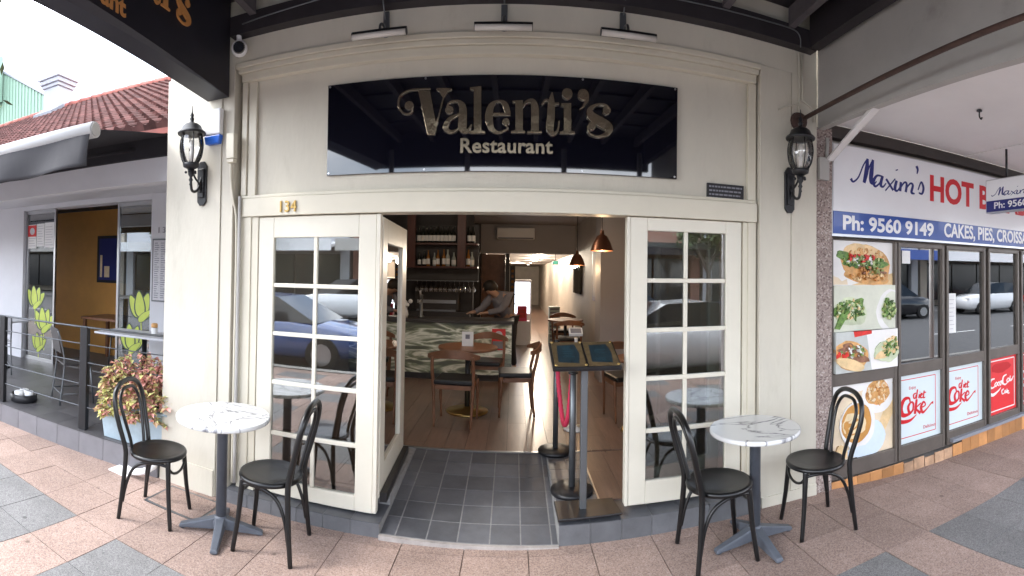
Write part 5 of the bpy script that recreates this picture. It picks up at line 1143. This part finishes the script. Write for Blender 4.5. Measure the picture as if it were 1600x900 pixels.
m = MB(); m.tube([(-.5, -.62, 2.74), (-.9, -.1, 2.74), (-.45, .2, 2.82)], .018, 8); m.build('folding_arm', 'awning dark', t)
# furniture on the terrace
def cafe_table(x0, x1, y0, y1, h, label):
    t = thing('terrace_table', label, 'table', ((x0 + x1) / 2, (y0 + y1) / 2, .152), 0, 'tables on the cafe terrace')
    m = MB(); m.box(x0, x1, y0, y1, .152 + h - .025, .152 + h); m.build('tabletop', 'cafe white', t, bevel=.004)
    cx, cy = (x0 + x1) / 2, (y0 + y1) / 2; m = MB(); m.lathe([(.22, 0), (.22, .015), (.035, .03), (.03, h - .03)], (cx, cy, .152), 16); m.build('pedestal', 'black metal', t)
cafe_table(-1.72, -.55, 1.12, 1.62, .78, 'white rectangular table on the terrace behind the planter')
cafe_table(-4.2, -3.35, 1.0, 1.5, .74, 'white table on the terrace farthest from the planter')
def metal_chair(x, y, rz, mt, label):
    t = thing('terrace_chair', label, 'chair', (0, 0, 0), 0, 'chairs on the cafe terrace'); keep = FR.copy(); frame()
    t.matrix_world = Matrix.Identity(4); WORLD[t.name] = Matrix.Identity(4)
    for s in (-1, 1):
        m = MB(); m.tube([(.18, .19 * s, 0), (.14, .17 * s, .45)], .011, 8); m.build('front_leg', 'dark steel', t)
        m = MB(); m.tube(cr([(-.22, .19 * s, 0), (-.17, .18 * s, .44), (-.20, .18 * s, .65), (-.25, .17 * s, .84)], 4), .011, 8); m.build('rear_leg', 'dark steel', t)
    m = MB(); m.box(-.18, .19, -.20, .20, .445, .465); m.build('seat', mt, t, bevel=.008)
    m = MB(); m.hexa([(-.215, -.16, .58), (-.200, -.16, .58), (-.200, .16, .58), (-.215, .16, .58), (-.26, -.17, .86), (-.245, -.17, .86), (-.245, .17, .86), (-.26, .17, .86)]); m.build('backrest', mt, t, bevel=.006)
    m = MB(); m.tube([(.17, -.18, .12), (-.2, -.18, .12), (-.2, .18, .12), (.17, .18, .12)], .007, 6); m.build('stretcher', 'dark steel', t)
    globals()['FR'] = keep; t.matrix_world = FR @ Matrix.Translation((x, y, .152)) @ Matrix.Rotation(R(rz), 4, 'Z'); return t
m0 = metal_chair(-1.70, .75, 60, 'room dark', 'dark metal chair behind the railing post near the planter')
copy_tree(m0, (-.25, 1.0, .152), 120, 'dark metal chair at the pier end of the terrace table by the pier')
copy_tree(m0, (-2.6, 2.9, .152), 180, 'dark chair inside the cafe at the timber table')
metal_chair(-3.45, .95, 150, 'cafe white', 'white backed metal chair at the terrace table farthest from the planter')
t = thing('cafe_table', 'brown timber table just inside the cafe opening', 'table', (-2.9, 2.9, .15))
m = MB(); m.box(-3.3, -2.45, 2.6, 3.3, .86, .90); m.build('tabletop', 'warm timber', t)
for x, y in ((-3.25, 2.65), (-2.5, 2.65), (-3.25, 3.25), (-2.5, 3.25)):
    m = MB(); m.box(x - .025, x + .025, y - .025, y + .025, .152, .858); m.build('leg', 'warm timber', t)
t = thing('condiment_jar', 'orange topped jar standing on the white table by the pier', 'jar', (-.98, 1.35, .932))
m = MB(); m.lathe([(.035, 0), (.038, .01), (.038, .09)], (-.98, 1.35, .933), 14); m.build('jar', 'paper white', t); m = MB(); m.lathe([(.04, .09), (.04, .13), (.03, .14)], (-.98, 1.35, .933), 14); m.build('lid', 'print bun', t)
t = thing('ashtray', 'round black ashtray with white cups on the terrace floor', 'ashtray', (-2.05, .28, .152))
m = MB(); m.lathe([(.14, 0), (.155, .01), (.155, .09), (.14, .09), (.135, .03), (.001, .03)], (-2.05, .28, .152), 28); m.build('dish', 'black metal', t)
m = MB()
for a in (0.3, 2.4, 4.4): m.lathe([(.05, .03), (.055, .115), (.05, .118), (.001, .112)], (-2.05 + .065 * math.cos(a), .28 + .065 * math.sin(a), .152), 14)
build_pieces(m, 'cup', 'white plastic', t)
# planter
t = thing('planter', 'pale blue trough planter overflowing with pink and lime coleus foliage', 'planter', (-.33, -.02, .1))
PX0, PX1, PY0, PY1 = -.68, .06, -.0, .34
m = MB(); m.hexa([(PX0 + .03, PY0 + .05, .153), (PX1, PY0 + .05, .153), (PX1, PY1, .153), (PX0 + .03, PY1, .153), (PX0, PY0 + .02, .47), (PX1 + .0, PY0 + .02, .47), (PX1, PY1 + .02, .47), (PX0, PY1 + .02, .47)]); m.box(PX0 - .012, PX1, PY0 + .008, PY1 + .03, .471, .49); m.build('trough', 'trough', t, bevel=.005)
m = MB(); rr = random.Random(21); lf = MB()
for k in range(230):
    a = rr.uniform(0, 6.28); q = rr.random() ** .5; dx, dy = .34 * q * math.cos(a), .2 * q * math.sin(a)
    h = .50 + rr.uniform(.06, .47) * (1 - .5 * q * q); x0, y0 = -.31 + dx * .6, .18 + dy * .6; tip = (-.31 + dx * 1.32, .16 + dy * 1.3 - .05, max(.34, h - (.14 if q > .85 else 0)))
    m.tube([(x0, y0, .46), ((x0 + tip[0]) / 2, (y0 + tip[1]) / 2, .46 + (tip[2] - .46) * .65), tip], [.006, .005, .003], 5, caps=False)
    for n in range(26):
        f_ = 1 - (n / 30) ** 1.6 * .8; base = Vector((x0 + (tip[0] - x0) * f_, y0 + (tip[1] - y0) * f_, .46 + (tip[2] - .46) * f_))
        aa = rr.uniform(0, 6.28); L_ = rr.uniform(.035, .07); d = Vector((math.cos(aa), math.sin(aa), rr.uniform(-.5, .55))).normalized(); sd = d.cross(Vector((0, 0, 1))).normalized() * L_ * .36
        mid = base + d * L_ * .5 + Vector((0, 0, .008)); end = base + d * L_ - Vector((0, 0, .012))
        lf.m = 0 if rr.random() < .20 + .55 * (tip[2] > .75) * rr.random() + .35 * (tip[0] > -.35) * rr.random() else (1 if rr.random() < .72 else 2)
        lf.add([base, mid + sd, end, mid - sd], [(0, 1, 2, 3)])
m.build('stems', 'stem', t); lf.build('foliage', ['leaf pink', 'leaf lime', 'leaf orange'], t)
# green clad building and street tree beyond the cafe
gb = thing('green_building', 'tall pale green clad building rising behind the cafe roof', 'building', (-17, 12, -.1))
m = MB(); m.hexa([(-27, 10, -.3), (-11.0, 10, -.3), (-11.0, 16, -.3), (-27, 16, -.3), (-27, 10, 17.7), (-11.0, 10, 7.83), (-11.0, 16, 7.83), (-27, 16, 17.7)]); m.build('wall', 'green cladding', gb)
for k in range(78):
    x = -26.9 + k * .205; zt = 17.7 - (x + 27) / 16 * 9.87; m = MB() if k == 0 else m; m.box(x, x + .05, 9.965, 9.998, -.2, zt - .02)
m.build('cladding_ribs', 'green cladding', gb)
m = MB(); m.hexa([(-27.1, 9.93, 17.79), (-10.9, 9.93, 7.80), (-10.9, 16.1, 7.80), (-27.1, 16.1, 17.79), (-27.1, 9.93, 17.88), (-10.9, 9.93, 7.89), (-10.9, 16.1, 7.89), (-27.1, 16.1, 17.88)]); m.build('roof', 'lead', gb)
m = MB(); m.box(-20, -14.95, 9.5, 9.9, 9.0, 11.0)
for k in range(13): m.box(-20.02, -14.93, 9.46, 9.5, 9.4 + k * .13, 9.46 + k * .13)
m.build('plant_room', 'green cladding', gb)
frame()

def tree(x, y, h, cr_, label, seed, n=2600, cz=None, leaf=.16):
    rr = random.Random(seed); t = thing('street_tree', label, 'tree', (x, y, -.1), 0, 'street trees')
    m = MB(); m.tube(cr([(x, y, -.1), (x + .05, y, h * .3), (x - .05, y + .05, h * .62)], 4), [.16, .15, .14, .13, .12, .11, .10, .09, .08], 10)
    tips = []
    for k in range(9):
        a = k * .7 + rr.uniform(-.3, .3); e = Vector((x + math.cos(a) * cr_ * rr.uniform(.5, .9), y + math.sin(a) * cr_ * rr.uniform(.5, .9), h * rr.uniform(.62, .95))); tips.append(e)
        m.tube(cr([(x, y, h * rr.uniform(.4, .6)), (x + (e.x - x) * .5, y + (e.y - y) * .5, h * .62), tuple(e)], 4), [.07, .06, .05, .045, .04, .035, .03, .02, .012], 6)
    m.build('trunk', 'bark', t)
    lf = MB(); cl = [e + Vector((rr.uniform(-1, 1), rr.uniform(-1, 1), rr.uniform(-.6, .8))) * cr_ * .35 for e in tips for _ in range(4)]
    for k in range(n):
        c = rr.choice(cl); d = Vector((rr.gauss(0, 1), rr.gauss(0, 1), rr.gauss(0, .8))) * cr_ * .2; p = c + d
        a = Vector((rr.uniform(-1, 1), rr.uniform(-1, 1), rr.uniform(-.6, .6))).normalized() * leaf; b_ = a.cross(Vector((rr.uniform(-1, 1), rr.uniform(-1, 1), 1))).normalized() * leaf * .4
        lf.add([p - a, p + b_, p + a, p - b_], [(0, 1, 2, 3)])
    lf.build('crown', 'tree leaf', t)
tree(-10.6, 3.6, 9.2, 1.5, 'leafy street tree at the far left edge above the cafe', 4)
# ================================================================== THE STREET BEHIND THE CAMERA (seen in the glass)
def car(x, y, rz, paint, label, suv=False):
    t = thing('parked_car', label, 'car', (0, 0, 0), 0, 'cars parked along the kerb'); t.matrix_world = Matrix.Identity(4); WORLD[t.name] = Matrix.Identity(4)
    H = .16 if suv else 0
    st = [(-2.15, .42, .72 + H, .70), (-2.05, .26, .86 + H, .80), (-1.4, .22, .94 + H, .88), (-.5, .2, .93 + H, .90), (.6, .2, .92 + H, .90), (1.3, .22, .86 + H, .88), (1.9, .26, .74 + H, .80), (2.15, .36, .62 + H, .64)]
    m = MB(); vs = []
    for X, zb, zt, w in st:
        for f_, z in ((.80, zb), (.98, zb + .12), (1.0, (zb + zt) / 2), (.96, zt - .06), (.84, zt), (0, zt + .03)): vs.append((X, f_ * w, z))
        for f_, z in ((.84, zt), (.96, zt - .06), (1.0, (zb + zt) / 2), (.98, zb + .12), (.80, zb), (0, zb)): vs.append((X, -f_ * w, z))
    n = 12; fs = [(i * n + k, i * n + (k + 1) % n, (i + 1) * n + (k + 1) % n, (i + 1) * n + k) for i in range(len(st) - 1) for k in range(n)] + [tuple(range(n)), tuple(range(len(vs) - n, len(vs)))]
    m.add(vs, fs, True); m.build('body', paint, t)
    T_ = 1.66 if suv else 1.42
    cab = [(-1.95 if suv else -1.75, .93 + H, .78), (-1.6 if suv else -1.2, T_ - .06, .66), (-.6, T_, .66), (.25, T_ - .04, .64), (1.15, .90 + H, .76)]
    m = MB(); vs = []
    for i, (X, z, w) in enumerate(cab): vs += [(X, w, z), (X, -w, z)]
    lo = [(X, s * .80, .90 + H) for X in (-1.6, -.6, .25) for s in (1, -1)]
    o = len(vs); vs += lo
    m.add(vs, [(2, 3, 5, 4), (4, 5, 7, 6)]); m.build('roof', paint, t)
    m = MB(); m.add(vs, [(0, 1, 3, 2), (6, 7, 9, 8), (0, 2, o), (2, 4, o + 2, o), (4, 6, o + 4, o + 2), (6, 8, o + 4), (1, o + 1, 3), (3, o + 1, o + 3, 5), (5, o + 3, o + 5, 7), (7, o + 5, 9)]); m.build('window', 'car window', t)
    for X in (-1.32, 1.32):
        for s in (-1, 1):
            m = MB(); m.tube([(X, s * .70, .33), (X, s * .905, .33)], .33, 20); w_ = m.build('wheel', 'tyre', t); m = MB(); m.tube([(X, s * .9, .33), (X, s * .915, .33)], .21, 12); m.build('rim', 'steel', w_)
    for s in (-1, 1):
        m = MB(); m.box(1.98, 2.10, s * .42, s * .68, .60 + H, .70 + H); m.build('headlight', 'lamp lens', t); m = MB(); m.box(-2.14, -2.04, s * .5, s * .72, .68 + H, .80 + H); m.build('taillight', 'tail lens', t)
    t.matrix_world = Matrix.Translation((x, y, -.17)) @ Matrix.Rotation(R(rz), 4, 'Z'); return t
car(-4.8, -2.95, 0, 'car blue', 'blue parked car at the near kerb left of the entrance')
car(3.1, -2.95, 180, 'car white', 'white parked car at the near kerb right of the entrance')
car(19, -2.95, 180, 'car black', 'black tall parked car at the near kerb beyond the bakery', True)
car(-6.5, -12.2, 180, 'car white', 'white tall parked car across the road on the left', True)
car(4.5, -12.2, 0, 'car red', 'red parked car across the road', False)
car(13.5, -12.2, 0, 'car black', 'black tall parked car across the road on the right', True)
car(9.8, -12.2, 180, 'car blue', 'blue parked car across the road opposite the bakery')
car(20, -12.2, 180, 'car white', 'white tall parked car far along the opposite kerb', True)
car(26, -12.2, 0, 'car red', 'red parked car far along the opposite kerb')
b = MB(); b.box(-40, 40, -17.2, -13.4, -.3, -.03); b.build('far_pavement', 'grey slab', kind='structure')
def shop(x0, x1, h, mt, aw, label):
    t = thing('shop_building', label, 'building', ((x0 + x1) / 2, -17.2, -.03), 0, 'buildings across the street'); Y = -17.2
    m = MB(); m.box(x0, x1, Y - 8, Y, 3.1, h); m.box(x0, x0 + .5, Y - 8, Y, -.03, 3.1); m.box(x1 - .5, x1, Y - 8, Y, -.03, 3.1); m.box(x0, x1, Y - 8, Y - 1, -.03, 3.098); m.build('wall', mt, t)
    m = MB(); m.box(x0 - .05, x1 + .05, Y + .0, Y + .18, h - .35, h - .12); m.box(x0 + .01, x1 - .01, Y + .001, Y + .1, h - .9, h - .8); m.build('cornice', 'render pale', t)
    n = max(2, int((x1 - x0) / 2.3)); 
    for k in range(n):
                g = MB(); a, e = x0 + .5 + (x1 - x0 - 1) * k / n + .06, x0 + .5 + (x1 - x0 - 1) * (k + 1) / n - .06; g.box(a, e, Y - .3, Y - .25, .35, 2.7); g.build('shop_window', 'shop dark', t)
    m = MB(); m.hexa([(x0, Y, 3.2), (x1, Y, 3.2), (x1, Y + 2.6, 2.9), (x0, Y + 2.6, 2.9), (x0, Y, 3.35), (x1, Y, 3.35), (x1, Y + 2.6, 3.05), (x0, Y + 2.6, 3.05)]); m.box(x0, x1, Y + 2.602, Y + 2.66, 2.75, 3.3); m.build('awning', aw, t)
shop(-30, -17.5, 4.9, 'render tan', 'grey paint', 'low tan rendered shop at the far left across the street')
shop(-17.3, -8.2, 5.6, 'render pale', 'sign white', 'pale rendered shop across the street on the left')
shop(-8.0, -1.2, 5.2, 'brick', 'grey paint', 'red brick shop across the street')
shop(-1.0, 2.4, 4.4, 'render pale', 'sign white', 'narrow low pale shop across the street')
shop(2.6, 9.5, 5.4, 'brick', 'awning dark', 'brick shop with dark awning across the street on the right')
shop(9.7, 19, 4.6, 'render pale', 'sign blue', 'low pale shop with blue awning across the street on the right')
shop(19.2, 34, 4.8, 'render tan', 'sign white', 'tan shop with white awning at the far right across the street')
tree(-12.5, -14.2, 5, 1.3, 'street tree across the road in front of the pale shop', 8, 1800)
tree(8.8, -14.4, 4.6, 1.2, 'street tree across the road in front of the brick shop on the right', 9, 1800)
